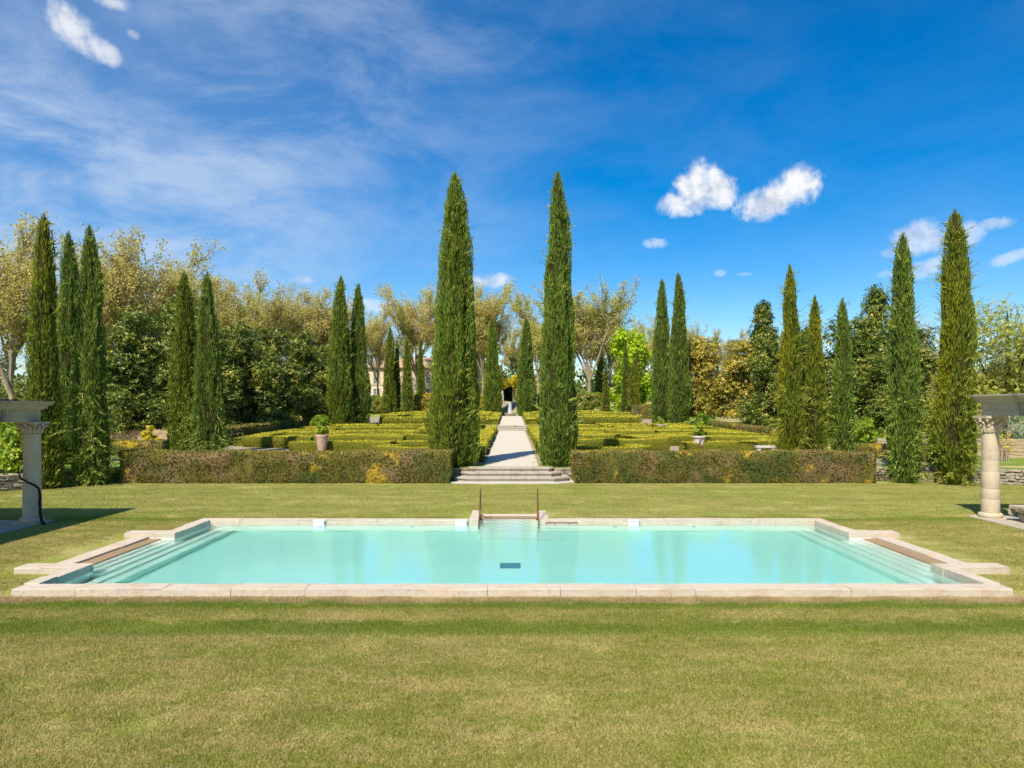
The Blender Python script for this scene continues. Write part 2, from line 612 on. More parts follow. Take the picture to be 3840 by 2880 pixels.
M['cyp_a'] = leaf_mat('cypress_green', [(0, hx(70, 91, 28)), (.45, hx(106, 124, 42)), (.8, hx(138, 146, 58)), (1, hx(189, 177, 98))], 0.22, 0.6, 0.2,
                      [(hx(112, 116, 30), .6, .55, .48, .66)], zs=.35)
M['cyp_b'] = leaf_mat('cypress_bluish', [(0, hx(68, 91, 34)), (.45, hx(102, 122, 46)), (.8, hx(134, 146, 62)), (1, hx(189, 179, 104))], 0.22, 0.6, 0.2,
                      [(hx(86, 104, 42), .5, .5, .5, .66)], zs=.35)
M['cyp_c'] = leaf_mat('cypress_yellowish', [(0, hx(68, 84, 24)), (.45, hx(104, 115, 34)), (.8, hx(136, 140, 52)), (1, hx(180, 171, 92))], 0.22, 0.6, 0.2,
                      [(hx(132, 132, 26), .7, .5, .50, .64)], zs=.35)
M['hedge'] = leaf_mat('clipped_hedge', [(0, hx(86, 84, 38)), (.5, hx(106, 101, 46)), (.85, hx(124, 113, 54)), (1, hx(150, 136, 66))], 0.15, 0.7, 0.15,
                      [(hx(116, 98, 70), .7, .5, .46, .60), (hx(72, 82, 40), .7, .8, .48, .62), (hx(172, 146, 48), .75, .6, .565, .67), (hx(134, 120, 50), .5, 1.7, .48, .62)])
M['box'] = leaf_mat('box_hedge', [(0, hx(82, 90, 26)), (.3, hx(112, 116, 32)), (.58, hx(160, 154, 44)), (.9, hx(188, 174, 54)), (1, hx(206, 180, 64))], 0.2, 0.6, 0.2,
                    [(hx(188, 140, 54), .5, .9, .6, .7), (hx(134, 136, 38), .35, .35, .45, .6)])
M['plane'] = leaf_mat('plane_leaf', [(0, hx(142, 132, 70)), (.5, hx(180, 166, 94)), (1, hx(206, 194, 126))], 0.45, 0.6, 0.2,
                      [(hx(176, 174, 86), .6, .08, .45, .6)])
M['magn'] = leaf_mat('magnolia_leaf', [(0, hx(36, 54, 20)), (.5, hx(68, 88, 28)), (.78, hx(112, 122, 40)), (.92, hx(166, 158, 60)), (1, hx(196, 170, 90))], 0.18, 0.42, 0.4)
M['magn_y'] = leaf_mat('bronze_magnolia_leaf', [(0, hx(62, 74, 28)), (.35, hx(108, 112, 38)), (.7, hx(172, 152, 56)), (1, hx(206, 180, 80))], 0.16, 0.32, 0.55)
M['maple'] = leaf_mat('maple_leaf', [(0, hx(104, 130, 18)), (.5, hx(142, 168, 24)), (1, hx(182, 194, 50))], 0.35, 0.5, 0.25)
M['bush'] = leaf_mat('bush_leaf', [(0, hx(76, 106, 30)), (.5, hx(116, 140, 36)), (1, hx(176, 178, 56))], 0.35, 0.5, 0.3)
M['yellowbush'] = leaf_mat('yellow_bush_leaf', [(0, hx(142, 136, 32)), (.5, hx(182, 164, 40)), (1, hx(206, 186, 60))], 0.35, 0.5, 0.3)
M['oak'] = leaf_mat('spring_oak_leaf', [(0, hx(104, 110, 46)), (.5, hx(142, 144, 60)), (1, hx(176, 174, 86))], 0.35, 0.6, 0.2)
M['olive'] = leaf_mat('olive_leaf', [(0, hx(96, 112, 90)), (.5, hx(128, 142, 116)), (1, hx(160, 172, 146))], 0.2, 0.6, 0.25)
M['darkwood'] = leaf_mat('evergreen_wood', [(0, hx(56, 70, 30)), (.5, hx(84, 94, 42)), (1, hx(120, 120, 62))], 0.2, 0.7, 0.2)

# water: clear, slightly rippled, absorbs red with depth
m, n = new_mat('pool_water')
g = n.add('ShaderNodeNewGeometry')
P = g.outputs['Position']
wv = n.math('ADD', n.math('MULTIPLY', n.noise(n.scaled(P, (1, 0.6, 1)), 4.0, 2, 0.5, 0.4), .6), n.math('MULTIPLY', n.noise(P, 19, 3, 0.6, 0.3), 0.4))
bp = n.add('ShaderNodeBump', {'Height': wv, 'Distance': 0.012, 'Strength': 0.19})
gl = n.add('ShaderNodeBsdfGlass', {'IOR': 1.33, 'Roughness': 0.0, 'Normal': bp})
va = n.add('ShaderNodeVolumeAbsorption', {'Color': (0.10, 0.925, 0.91, 1), 'Density': 0.30})
n.add('ShaderNodeOutputMaterial', {0: gl, 1: va})
M['water'] = m
m, n = new_mat('fountain_water')
p = n.add('ShaderNodeBsdfPrincipled', {'Base Color': (0.85, 0.88, 0.92, 1), 'Roughness': 0.25})
t = n.add('ShaderNodeBsdfTransparent')
n.add('ShaderNodeOutputMaterial', {0: n.add('ShaderNodeMixShader', {0: 0.45, 1: p, 2: t})})
M['jet'] = m



# ------------------------------------------------------------------ ground
def prism(name, poly, z0, z1, mat, parent=None, bevel=0.0):
    bm = bmesh.new()
    vs = [bm.verts.new((x, y, z0)) for x, y in poly]
    f = bm.faces.new(vs)
    r = bmesh.ops.extrude_face_region(bm, geom=[f])
    for v in r['geom']:
        if isinstance(v, bmesh.types.BMVert):
            v.co.z = z1
    bmesh.ops.recalc_face_normals(bm, faces=bm.faces)
    if bevel:
        es = [e for e in bm.edges if all(v.co.z > (z0 + z1) / 2 for v in e.verts)]
        bmesh.ops.bevel(bm, geom=es, offset=bevel, segments=2, affect='EDGES', profile=0.5)
    me = bpy.data.meshes.new(name)
    bm.to_mesh(me)
    bm.free()
    me.materials.append(mat)
    return link(name, me, parent)


XE, XN0, XN1 = 8.83, -1.0, 0.82
YN, YF = 13.77, 21.6
XA, YA0, YA1 = 9.52, 15.6, 19.35
OUT = [(-XE, YN), (XE, YN), (XE, YA0), (XA, YA0), (XA, YA1), (XE, YA1), (XE, YF), (XN1, YF), (XN1, 23.2), (XN0, 23.2), (XN0, YF),
       (-XE, YF), (-XE, YA1), (-XA, YA1), (-XA, YA0), (-XE, YA0)]


def grow(poly, d):
    """offset an axis-aligned counter-clockwise outline outwards by d"""
    n = len(poly)
    out = []
    for i in range(n):
        p0, p1, p2 = Vector(poly[i - 1]), Vector(poly[i]), Vector(poly[(i + 1) % n])
        a = (p1 - p0).normalized()
        b = (p2 - p1).normalized()
        na, nb = Vector((a.y, -a.x)), Vector((b.y, -b.x))
        out.append(tuple(p1 + (na + nb) * d))
    return out


def lawn():
    bm = bmesh.new()
    ring = grow(OUT, 0.12)
    outer = [(-70, -40), (70, -40), (70, 34.9), (-70, 34.9)]
    es = []
    for poly in (ring, outer):
        vs = [bm.verts.new((x, y, 0)) for x, y in poly]
        for i in range(len(vs)):
            es.append(bm.edges.new((vs[i], vs[(i + 1) % len(vs)])))
    bmesh.ops.triangle_fill(bm, use_beauty=True, use_dissolve=False, edges=es)
    for f in bm.faces:
        if f.normal.z < 0:
            f.normal_flip()
    me = bpy.data.meshes.new('lawn')
    bm.to_mesh(me)
    bm.free()
    me.materials.append(M['lawn'])
    tag(link('lawn', me), kind='structure')


lawn()
mesh('ground', [(-9000, -9000, -2), (9000, -9000, -2), (9000, 9000, -2), (-9000, 9000, -2)], [(0, 1, 2, 3)], M['country'])['kind'] = 'structure'

xs = sorted(set(list(np.linspace(-26, 26, 53)) + [-17.5, 16.2] + list(np.linspace(-220, -30, 20)) + list(np.linspace(30, 220, 20))))
ys = list(np.linspace(34.9, 74, 20)) + [75.0, 75.3, 75.6, 76.0] + list(np.linspace(78, 104, 12)) + list(np.linspace(106, 114, 9)) + list(np.linspace(122, 420, 14))
V, F = [], []
for x in xs:
    y0 = yb(x)
    V.append((x, y0, -0.3))
    for y in ys:
        Y = y0 + (y - 34.9) * (420 - y0) / (420 - 34.9) if y < 60 else max(y, y0)
        V.append((x, Y if y > 35 else y0, ztr(Y)))
k = len(ys) + 1
for i in range(len(xs) - 1):
    for j in range(k - 1):
        F.append((i * k + j, (i + 1) * k + j, (i + 1) * k + j + 1, i * k + j + 1))
mesh('garden_terrain', V, F, M['garden'])['kind'] = 'structure'


def strip_on_terrain(name, x0, x1, y0, y1, mat, dz, nx=2):
    V, F = [], []
    yy = sorted(set([y0, y1] + [y for y in ys if y0 < y < y1]))
    for y in yy:
        for i in range(nx):
            V.append((x0 + (x1 - x0) * i / (nx - 1), y, ztr(y) + dz))
    for j in range(len(yy) - 1):
        for i in range(nx - 1):
            a = j * nx + i
            F.append((a, a + 1, a + nx + 1, a + nx))
    o = mesh(name, V, F, mat)
    o['kind'] = 'structure'
    return o


strip_on_terrain('gravel_path', -1.32, 1.28, 35.15, 105.9, M['gravel'], 0.012)
strip_on_terrain('parterre_gravel', -19.0, 19.0, 36.2, 104.5, M['bedgravel'], 0.005)

# hills on the horizon
V, F = [], []
NA = 160
for i in range(NA + 1):
    a = R(-75 + 150 * i / NA)
    h = 90 + 60 * math.sin(i * .21) + 40 * math.sin(i * .47 + 1) + 25 * math.sin(i * 1.1)
    t = i / NA
    h += 330 * math.exp(-((t - 0.78) / 0.13) ** 2) + 90 * math.exp(-((t - 0.27) / 0.1) ** 2)
    for (rr, f) in ((4500, 0), (5200, .45), (6000, 1.0), (7600, 0)):
        V.append((rr * math.sin(a), rr * math.cos(a), -4 + max(h, 30) * f))
for i in range(NA):
    for j in range(3):
        F.append((i * 4 + j, i * 4 + j + 1, i * 4 + j + 5, i * 4 + j + 4))
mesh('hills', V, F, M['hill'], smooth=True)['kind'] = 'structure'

# ------------------------------------------------------------------ swimming pool
pool = tag(empty('swimming_pool', (0, 17.6, 0)), 'long turquoise swimming pool edged with pale stone coping, sunk in the lawn', 'swimming pool')
PO = Vector((0, 17.6, 0))


def under(o, root):
    """parent keeping world place"""
    o.parent = root
    o.matrix_parent_inverse = Matrix.Translation(root.location).inverted()
    return o


V = [(x, y, 0.0) for x, y in OUT] + [(x, y, -1.15) for x, y in OUT]
n_ = len(OUT)
F = [(i, (i + 1) % n_, n_ + (i + 1) % n_, n_ + i) for i in range(n_)] + [tuple(range(n_, 2 * n_))]
under(mesh('basin', V, F, M['plaster']), pool)
rng = random.Random(4)


def coping(x0, x1, y0, y1, along, hh=0.13, lens=(0.95, 1.75)):
    """row of coping stones filling a rectangle; along = 'x' or 'y'"""
    a, b = (x0, x1) if along == 'x' else (y0, y1)
    L = b - a
    k = max(1, round(L / rng.uniform(*lens)))
    cuts = [a + L * (i + (rng.uniform(-.22, .22) if 0 < i < k else 0)) / k for i in range(k + 1)]
    for c0, c1 in zip(cuts, cuts[1:]):
        dz = rng.uniform(-.006, .006)
        dw = rng.uniform(-.008, .008)
        if along == 'x':
            o = box('coping_stone', (c0 + .0015, y0 + dw, -.12), (c1 - .0015, y1 + dw, hh + dz), M['coping'], None, .012, .006, rng.random(), 2)
        else:
            o = box('coping_stone', (x0 + dw, c0 + .0015, -.12), (x1 + dw, c1 - .0015, hh + dz), M['coping'], None, .012, .006, rng.random(), 2)
        under(o, pool)


coping(-9.04, 9.04, 13.35, YN + .015, 'x', lens=(1.2, 2.0))
coping(-9.17, XN0 - .27, YF - .015, 21.97, 'x')
coping(XN1 + .27, 9.17, YF - .015, 21.97, 'x')
for s in (-1, 1):
    def sx(a, b):
        return (a, b) if s > 0 else (-b, -a)
    coping(*sx(XE - .015, 9.1), YN + .02, 15.14, 'y', lens=(.7, 1.1))
    coping(*sx(XE - .015, 10.2), 15.15, YA0, 'x', lens=(.7, .8))
    coping(*sx(XE - .015, 10.15), YA1, 19.80, 'x', lens=(.7, .9))
    coping(*sx(XE - .015, 9.17), 19.81, YF - .02, 'y', lens=(.8, 1.1))
    coping(*sx(XA - .02, 9.90), YA0 + .01, YA1 - .01, 'y', hh=.035, lens=(1.1, 1.5))
    under(box('wet_ledge', (sx(9.17, XA)[0], YA0, -1.15), (sx(9.17, XA)[1], YA1, -.012), M['wetledge']), pool)
    # wide entry steps under water
    for (a, b, y0, y1, z) in ((9.02, 9.17, YA0, YA1, -.11), (8.84, 9.02, YA0 + .002, YA1 - .002, -.25), (8.63, 8.84, YA0 - .1, YA1 + .1, -.40),
                              (8.40, 8.63, YN + .003, YF - .003, -.55), (8.12, 8.40, YN + .006, YF - .006, -.70)):
        under(box('pool_step', (sx(a, b)[0], y0, -1.2), (sx(a, b)[1], y1, z), M['plaster'], None, .012), pool)
# far central entry: cheeks, threshold, steps, platform
coping(XN0 - .26, XN0 + .012, YF - .01, 23.62, 'y', hh=.135, lens=(.95, 1.1))
coping(XN1 - .012, XN1 + .26, YF - .01, 23.62, 'y', hh=.135, lens=(.95, 1.1))
under(box('threshold', (XN0 + .015, 23.2, -.1), (XN1 - .015, 23.55, .03), M['coping'], None, .012), pool)
under(box('wet_ledge', (XN0, 22.9, -1.15), (XN1, 23.2, -.012), M['wetledge']), pool)
for (y0, y1, z) in ((22.5, 22.9, -.13), (22.1, 22.5, -.28), (21.72, 22.1, -.43), (21.3, 21.72, -.57)):
    under(box('pool_step', (XN0 + .002, y0, -1.2), (XN1 - .002, y1, z), M['plaster'], None, .012), pool)
under(box('pool_step', (-.88, 20.2, -1.2), (.72, 21.3, -.72), M['plaster'], None, .012), pool)
under(box('pool_step', (.72, 20.2, -1.2), (1.08, 21.59, -.86), M['plaster'], None, .012), pool)
under(box('pool_step', (1.08, 20.2, -1.2), (1.45, 21.595, -1.0), M['plaster'], None, .012), pool)
# main drain in the floor, return inlets in the far wall
dr = under(box('floor_drain', (-.28, 17.0, -1.15), (.20, 17.55, -1.135), M['darkgrate']), pool)
for x in (-5.6, -2.9, 3.0, 5.3):
    A = Acc()
    A.lathe([(.0, 0), (.055, 0), (.07, .01), (.07, .02)], 14)
    o = A.obj('return_inlet', M['iron'], None)
    o.rotation_euler = (R(90), 0, 0)
    o.location = (x, YF - .003, -.28)
    under(o, pool)

wr = grow(OUT, 0.03)
V = [(x, y, -.02) for x, y in wr] + [(x, y, -1.3) for x, y in wr]
F = [tuple(range(n_)), tuple(range(2 * n_ - 1, n_ - 1, -1))] + [((i + 1) % n_, i, n_ + i, n_ + (i + 1) % n_) for i in range(n_)]
wo = mesh('pool_water', V, F, M['water'])
wo['kind'] = 'structure'

# white skimmer boxes clipped on the far coping
for i, (x, lab) in enumerate(((-5.62, 'white plastic pool box on the far coping, leftmost, facing the left half of the water'),
                              (-1.48, 'white plastic pool box on the far coping just left of the entry steps'),
                              (3.53, 'white plastic pool box on the far coping right of the wall bar'))):
    r = tag(empty('pool_box', (x, YF - .02, 0)), lab, 'pool alarm', 'white boxes along the far pool wall')
    link('body', box_me('body', (-.16, -.085, -.035), (.16, .0, .105), M['whiteplastic'], .018, 2), r)
    link('lid', box_me('lid', (-.17, -.10, .107), (.17, .04, .14), M['whiteplastic'], .01, 1), r)

# rusty handrails at the entry steps
for x, lab in ((-.955, 'thin rusty iron handrail on the left side of the pool entry steps'), (.775, 'thin rusty iron handrail on the right side of the pool entry steps')):
    r = tag(empty('pool_handrail', (x, 22.6, .03)), lab, 'handrail', 'rusty handrails at the pool entry')
    A = Acc()
    A.tube([(0, .0, -.1), (0, 0, .45), (0, -.03, .80), (0, -.1, .90), (0, -.2, .92)], .017, 8)
    A.obj('post', M['rust'], r, True)
    A = Acc()
    A.tube([(0, -.2, .92), (0, -.34, .86), (0, -.8, .42), (0, -1.15, .06), (0, -1.22, -.12), (0, -1.22, -.5)], .017, 8)
    A.obj('rail', M['rust'], r, True)
    A = Acc()
    A.tube([(0, 0, .12), (0.22 * (1 if x > 0 else 1), -.05, .02)], .014, 6)
    A.lathe([(.05, -.04), (.05, -.02), (.03, .0)], 12)
    A.obj('base_flange', M['rust'], r, True)
# bar on the wall
r = tag(empty('wall_bar', (1.45, YF - .02, .05)), 'low dark iron grab bar fixed to the coping right of the entry steps', 'grab bar')
A = Acc()
A.tube([(-.46, -.02, .0), (-.45, -.07, .01), (.45, -.07, .01), (.46, -.02, 0)], .016, 8)
A.obj('bar', M['rust'], r, True)
for x in (-.2, .22):
    A = Acc()
    A.tube([(x, 0.01, 0.0), (x, -.07, .0), (x, -.075, -.06)], .012, 6)
    A.obj('bracket', M['rust'], r, True)

# ------------------------------------------------------------------ garden steps
gs = tag(empty('garden_steps', (-.05, 34.2, 0)), 'three broad worn stone steps with splayed corners leading up to the gravel path', 'steps')


def tread(yf, xf, yo, xo, yb_, z0, z1):
    for s in (-1, 1):
        P = [(0.004 * s, yf), (xf * s, yf), (xo * s, yo), (xo * s, yb_), (0.004 * s, yb_)]
        if s < 0:
            P = P[::-1]
        o = prism('tread', [(x - .05, y) for x, y in P], z1 - .075, z1, M['step'], None, .02)
        under(o, gs)
        Q = [(0.004 * s, yf + .05), ((xf - .03) * s, yf + .05), ((xo - .05) * s, yo + .03), ((xo - .05) * s, yb_ - .01), (0.004 * s, yb_ - .01)]
        if s < 0:
            Q = Q[::-1]
        o = prism('riser', [(x - .05, y) for x, y in Q], z0, z1 - .075, M['step'], None)
        under(o, gs)


under(prism('base_slab', [(-2.45, 33.08), (2.05, 33.08), (3.02, 33.75), (2.95, 34.9), (-3.05, 34.9), (-3.1, 33.8)], -.1, .05, M['whitestone'], None, .015), gs)
tread(33.5, 1.98, 34.05, 2.68, 35.1, .05, .245)
tread(33.97, 1.86, 34.4, 2.32, 35.11, .245, .435)
tread(34.42, 1.78, 34.66, 1.98, 35.2, .435, .625)
ms = tag(empty('path_steps', (0, 75.3, 1.1)), 'low pale stone steps crossing the gravel path halfway up the garden', 'steps')
for (y0, z) in ((74.7, 1.28), (75.1, 1.45), (75.5, 1.63)):
    under(box('tread', (-1.75, y0, z - .16), (1.7, y0 + .55, z), M['step'], None, .02), ms)
us = tag(empty('upper_stair', (-.25, 106, 2.3)), 'shaded stone flight of stairs behind the fountain at the end of the path', 'stairs')
for i in range(10):
    under(box('tread', (-1.3, 106.5 + i * .62, 2.2 + i * .2), (.8, 107.3 + i * .62, 2.5 + i * .21), M['step'], None, .02), us)
for x in (-1.75, .82):
    under(box('cheek_wall', (x, 106.3, 2.2), (x + .42, 112.6, 3.3), M['step'], None, .03), us)
    under(box('pillar', (x - .05, 112.65, 3.0), (x + .5, 113.2, 5.4), M['step'], None, .03), us)
    A = Acc()
    A.lathe([(.05, 5.4), (.3, 5.42), (.34, 5.5), (.2, 5.55), (.3, 5.75), (.2, 5.98), (.02, 6.05)], 14, (x + .22, 112.92))
    under(A.obj('finial', M['step'], None, True), us)

# fountain at the end of the path
ft = tag(empty('fountain', (-.28, 104.6, ztr(104.6))), 'round stone fountain with a thin white water jet at the far end of the path', 'fountain')
A = Acc()
A.lathe([(.75, 0), (.8, .3), (.86, .36), (.86, .42), (.72, .42), (.70, .25), (.02, .25)], 28)
A.obj('basin', M['step'], ft, True)
A = Acc()
rr = random.Random(2)
A.tube([(0, 0, .25), (.01, 0, .9), (0, 0, 1.6), (-.01, 0, 2.05)], [.06, .05, .045, .02], 7)
for i in range(46):
    a = rr.uniform(0, 6.28)
    q = rr.uniform(.08, .3)
    A.tube([(0, 0, 1.95), (q * .5 * math.cos(a), q * .5 * math.sin(a), 1.8), (q * .85 * math.cos(a), q * .85 * math.sin(a), 1.2), (q * math.cos(a), q * math.sin(a), .3)], .013, 4)
A.obj('water_jet', M['jet'], ft, True)


# ------------------------------------------------------------------ dry stone walls
def stone_variants(k, lx, ly, lz):
    return [box_me('stone', (-lx / 2, -ly / 2, -lz / 2), (lx / 2, ly / 2, lz / 2), M['drystone'], .03, 1, .03, 50 + i) for i in range(k)]


SV = stone_variants(7, .36, .26, .14)


def dry_wall(name, label, p0, p1, z0, z1, seed, course=.135, thick=.34, parent=None, group=None):
    rr = random.Random(seed)
    p0, p1 = Vector(p0), Vector(p1)
    d = (p1 - p0).xy
    L = d.length
    yaw = math.atan2(d.y, d.x)
    root = tag(empty(name, (p0.x, p0.y, z0), yaw), label, 'wall', group)
    link('wall_core', box_me('wall_core', (0, .06, -.1), (L, thick, z1 - z0 - .06), M['wallcore']), root)
    z = 0.0
    while z < z1 - z0 - .03:
        x = rr.uniform(-.15, 0.05)
        top = z + course * 1.3 >= z1 - z0 - .03
        while x < L:
            w_ = rr.uniform(.2, .5) * (1.25 if top else 1)
            o = link('stone', rr.choice(SV), root)
            o.location = (x + w_ / 2, .1 + (0.06 if top else 0) + rr.uniform(-.03, .03), z + course / 2 + rr.uniform(-.015, .015))
            o.scale = (w_ / .36 * .95, (1.5 if top else 1), course / .14 * rr.uniform(.8, 1.0))
            o.rotation_euler = (rr.uniform(-.08, .08), rr.uniform(-.10, .10), rr.uniform(-.1, .1))
            x += w_
        z += course
    return root


dry_wall('dry_stone_wall', 'low dry stone retaining wall running right from the end of the right hedge', (16.1, 34.75, 0), (25.5, 31.4, 0), 0, .64, 3, group='dry stone retaining walls')
dry_wall('dry_stone_wall', 'low dry stone wall in shade behind the left stone column', (-24.6, 24.9, 0), (-19.9, 31.4, 0), 0, .66, 5, group='dry stone retaining walls')
dry_wall('dry_stone_wall', 'short bit of dry stone wall between the steps and the right hedge', (1.95, 34.75, 0), (2.85, 34.72, 0), .05, .6, 7, group='dry stone retaining walls')
dry_wall('dry_stone_wall', 'short bit of dry stone wall between the steps and the left hedge', (-2.95, 34.72, 0), (-2.05, 34.75, 0), .05, .6, 8, group='dry stone retaining walls')


def masonry(name, label, p0, p1, h, mat, seed, bw=.55, bh=.26, thick=.4):
    rr = random.Random(seed)
    p0, p1 = Vector(p0), Vector(p1)
    d = (p1 - p0).xy
    L = d.length
    root = tag(empty(name, p0, math.atan2(d.y, d.x)), label, 'wall')
    link('wall_core', box_me('wall_core', (0, .03, -.3), (L, thick, h - .02), mat), root)
    vs = [box_me('stone', (-bw / 2, -.05, -bh / 2), (bw / 2, .05, bh / 2), mat, .02, 1, .012, i) for i in range(4)]
    z = 0
    while z < h - .1:
        x = -rr.uniform(0, bw)
        while x < L:
            w_ = bw * rr.uniform(.6, 1.3)
            o = link('stone', rr.choice(vs), root)
            o.location = (min(max(x + w_ / 2, w_ / 2), L - w_ / 2), .055 + rr.uniform(-.012, .012), z + bh / 2 + rr.uniform(-.03, .03))
            o.rotation_euler = (0, rr.uniform(-.12, .12), 0)
            o.scale = (w_ / bw * .97, 1, rr.uniform(.9, .97))
            x += w_
        z += bh
    return root


masonry('garden_wall', 'tan stone garden wall behind the right column', (20.5, 41.5, .66), (33, 39.5, .66), 1.05, M['tanwall'], 1, .36, .17)
masonry('garden_wall', 'tan garden wall in shade behind the leftmost evergreen trees', (-33, 53.5, .8), (-20.8, 53.0, .8), 1.0, M['tanwall'], 2, .8, .34)

# ------------------------------------------------------------------ stone pergolas
def capital(A, r, z0, z1):
    """worn corinthian capital: bell, two leaf tiers, corner volutes, abacus"""
    h = z1 - z0
    A.lathe([(r * .96, z0), (r * 1.10, z0 + h * .04), (r * 1.0, z0 + h * .09), (r * 1.0, z0 + h * .4), (r * 1.06, z0 + h * .7), (r * 1.2, z0 + h * .84)], 24)
    for tier, (zb, zt, k, ph) in enumerate(((.08, .48, 8, 0), (.1, .66, 8, .39))):
        for i in range(k):
            a = 2 * math.pi * i / k + ph
            ca, sa = math.cos(a), math.sin(a)
            pts = []
            for t in (0, .35, .7, .92, 1.0, .95):
                out = r * (1.0 + .10 * t + (.28 if t > .9 else 0) + .14 * tier * t)
                pts.append((out * ca, out * sa, z0 + h * (zb + (zt - zb) * t)))
            A.tube(pts, [r * .22, r * .26, r * .22, r * .16, r * .12, r * .07], 6)
    for i in range(4):
        a = math.pi / 4 + i * math.pi / 2
        ca, sa = math.cos(a), math.sin(a)
        pts = []
        for t in range(15):
            th = t / 14 * 2 * math.pi * 1.4
            q = r * .30 * (1 - t / 17)
            pts.append(((r * 1.52 + q * math.sin(th)) * ca, (r * 1.52 + q * math.sin(th)) * sa, z0 + h * .76 + q * math.cos(th)))
        A.tube([(r * 1.0 * ca, r * 1.0 * sa, z0 + h * .45), (r * 1.2 * ca, r * 1.2 * sa, z0 + h * .8)] + pts, r * .15, 6)
    for i in range(4):
        a = i * math.pi / 2
        A.tube([(r * 1.36 * math.cos(a), r * 1.36 * math.sin(a), z0 + h * .66), (r * 1.46 * math.cos(a), r * 1.46 * math.sin(a), z0 + h * .86)], r * .2, 8)
    q = r * 1.42
    A.box((-q, -q, z0 + h * .86), (q, q, z1))


def column(loc, r0, r1, h_shaft, h_cap, label, seed, group='stone columns of the garden pergolas'):
    rr = random.Random(seed)
    root = tag(empty('stone_column', loc), label, 'column', group)
    A = Acc()
    A.box((-r0 * 1.5, -r0 * 1.5, -.06), (r0 * 1.5, r0 * 1.5, .045))
    A.lathe([(r0 * 1.22, .045), (r0 * 1.30, .08), (r0 * 1.30, .13), (r0 * 1.2, .17), (r0 * 1.05, .19)], 28)
    A.obj('base', M['column'], root, False)
    z = .19
    k = 6
    hs_ = [rr.uniform(.4, 1.5) for _ in range(k)]
    tot = sum(hs_)
    for q in hs_:
        z1 = z + (h_shaft - .19) * q / tot
        def rad(zz):
            t = (zz - .19) / h_shaft
            return r0 + (r1 - r0) * t ** 1.2
        A = Acc()
        j = rr.uniform(.985, 1.0)
        A.lathe([(rad(z) * .985, z), (rad(z) * j, z + .009), (rad((z + z1) / 2) * j, (z + z1) / 2), (rad(z1) * j, z1 - .009), (rad(z1) * .985, z1)], 28)
        A.obj('drum', M['column'], root, True)
        z = z1
    A = Acc()
    capital(A, r1, z, z + h_cap)
    A.obj('capital', M['column'], root, False)
    return root


def beam(name, label, p, length, axis, z0, z1, wd, over):
    """entablature with moulded profile; runs from p along axis ('-y', '-x', '+x'), mitred cornice all round"""
    root = tag(empty(name, p), label, 'stone beam', 'stone entablatures of the pergolas')
    h = z1 - z0

    def layer(o, za, zb, nm, off0, off1):
        a = -wd / 2
        if axis == '-y':
            x0, x1, y0, y1 = -wd / 2, wd / 2, -length, wd / 2
        elif axis == '-x':
            x0, x1, y0, y1 = -length, -wd / 2 - .004, -wd / 2, wd / 2
        else:
            x0, x1, y0, y1 = wd / 2 + .004, length, -wd / 2, wd / 2
        hold = {'-y': None, '-x': 'x1', '+x': 'x0'}[axis]
        V = []
        for q, zz in ((off0, za), (off1, zb)):
            X0, X1 = x0 - (0 if hold == 'x0' else q), x1 + (0 if hold == 'x1' else q)
            if hold:                       # stop at the neighbour's face
                if hold == 'x0':
                    X0 = x0 + q
                else:
                    X1 = x1 - q
            V += [(X0, y0 - q, zz), (X1, y0 - q, zz), (X1, y1 + q, zz), (X0, y1 + q, zz)]
        o.add(V, [(3, 2, 1, 0), (4, 5, 6, 7), (0, 1, 5, 4), (1, 2, 6, 5), (2, 3, 7, 6), (3, 0, 4, 7)])
    A = Acc()
    layer(A, 0, h * .22, '', 0, 0)
    layer(A, h * .222, h * .25, '', .02, .02)
    A.obj('architrave', M['entab'], root)
    A = Acc()
    layer(A, h * .252, h * .56, '', .006, .006)
    A.obj('frieze', M['entab'], root)
    A = Acc()
    layer(A, h * .562, h * .64, '', .04, .09)
    layer(A, h * .642, h * .76, '', over * .50, over * .53)
    layer(A, h * .762, h * .92, '', over * .58, over * .96)
    layer(A, h * .922, h, '', over, over)
    A.obj('cornice', M['entab'], root)
    return root


lc = column((-14.2, 21.9, 0), .25, .225, 2.64, .35, 'shaded stone column with a bare vine, by the left edge of the lawn', 1)
column((-14.2, 15.2, 0), .25, .225, 2.64, .35, 'stone column of the left pergola standing nearer the camera', 2)
column((-20.4, 21.9, 0), .25, .225, 2.64, .35, 'stone column of the left pergola standing farther from the pool', 3)
beam('pergola_entablature', 'weathered stone entablature resting on the shaded column at the left edge', (-14.3, 21.9, 3.0), 7.6, '-y', 0, .60, .42, .27)
beam('pergola_entablature', 'rear stone entablature going left from the shaded left column', (-14.3, 21.9, 3.0), 7.0, '-x', 0, .60, .42, .27)
column((14.74, 22.8, 0), .262, .225, 2.62, .54, 'sunlit pale stone column at the right edge of the lawn', 4)
column((14.74, 15.6, 0), .262, .225, 2.62, .54, 'stone column of the right pergola standing nearer the camera', 5)
column((21.2, 22.8, 0), .262, .225, 2.62, .54, 'stone column of the right pergola standing farther from the pool', 6)
beam('pergola_entablature', 'dark stained stone entablature resting on the sunlit column at the right edge', (14.82, 22.8, 3.18), 8.0, '-y', 0, .63, .42, .25)
beam('pergola_entablature', 'rear stone entablature going right from the sunlit right column', (14.82, 22.8, 3.18), 7.2, '+x', 0, .63, .42, .25)


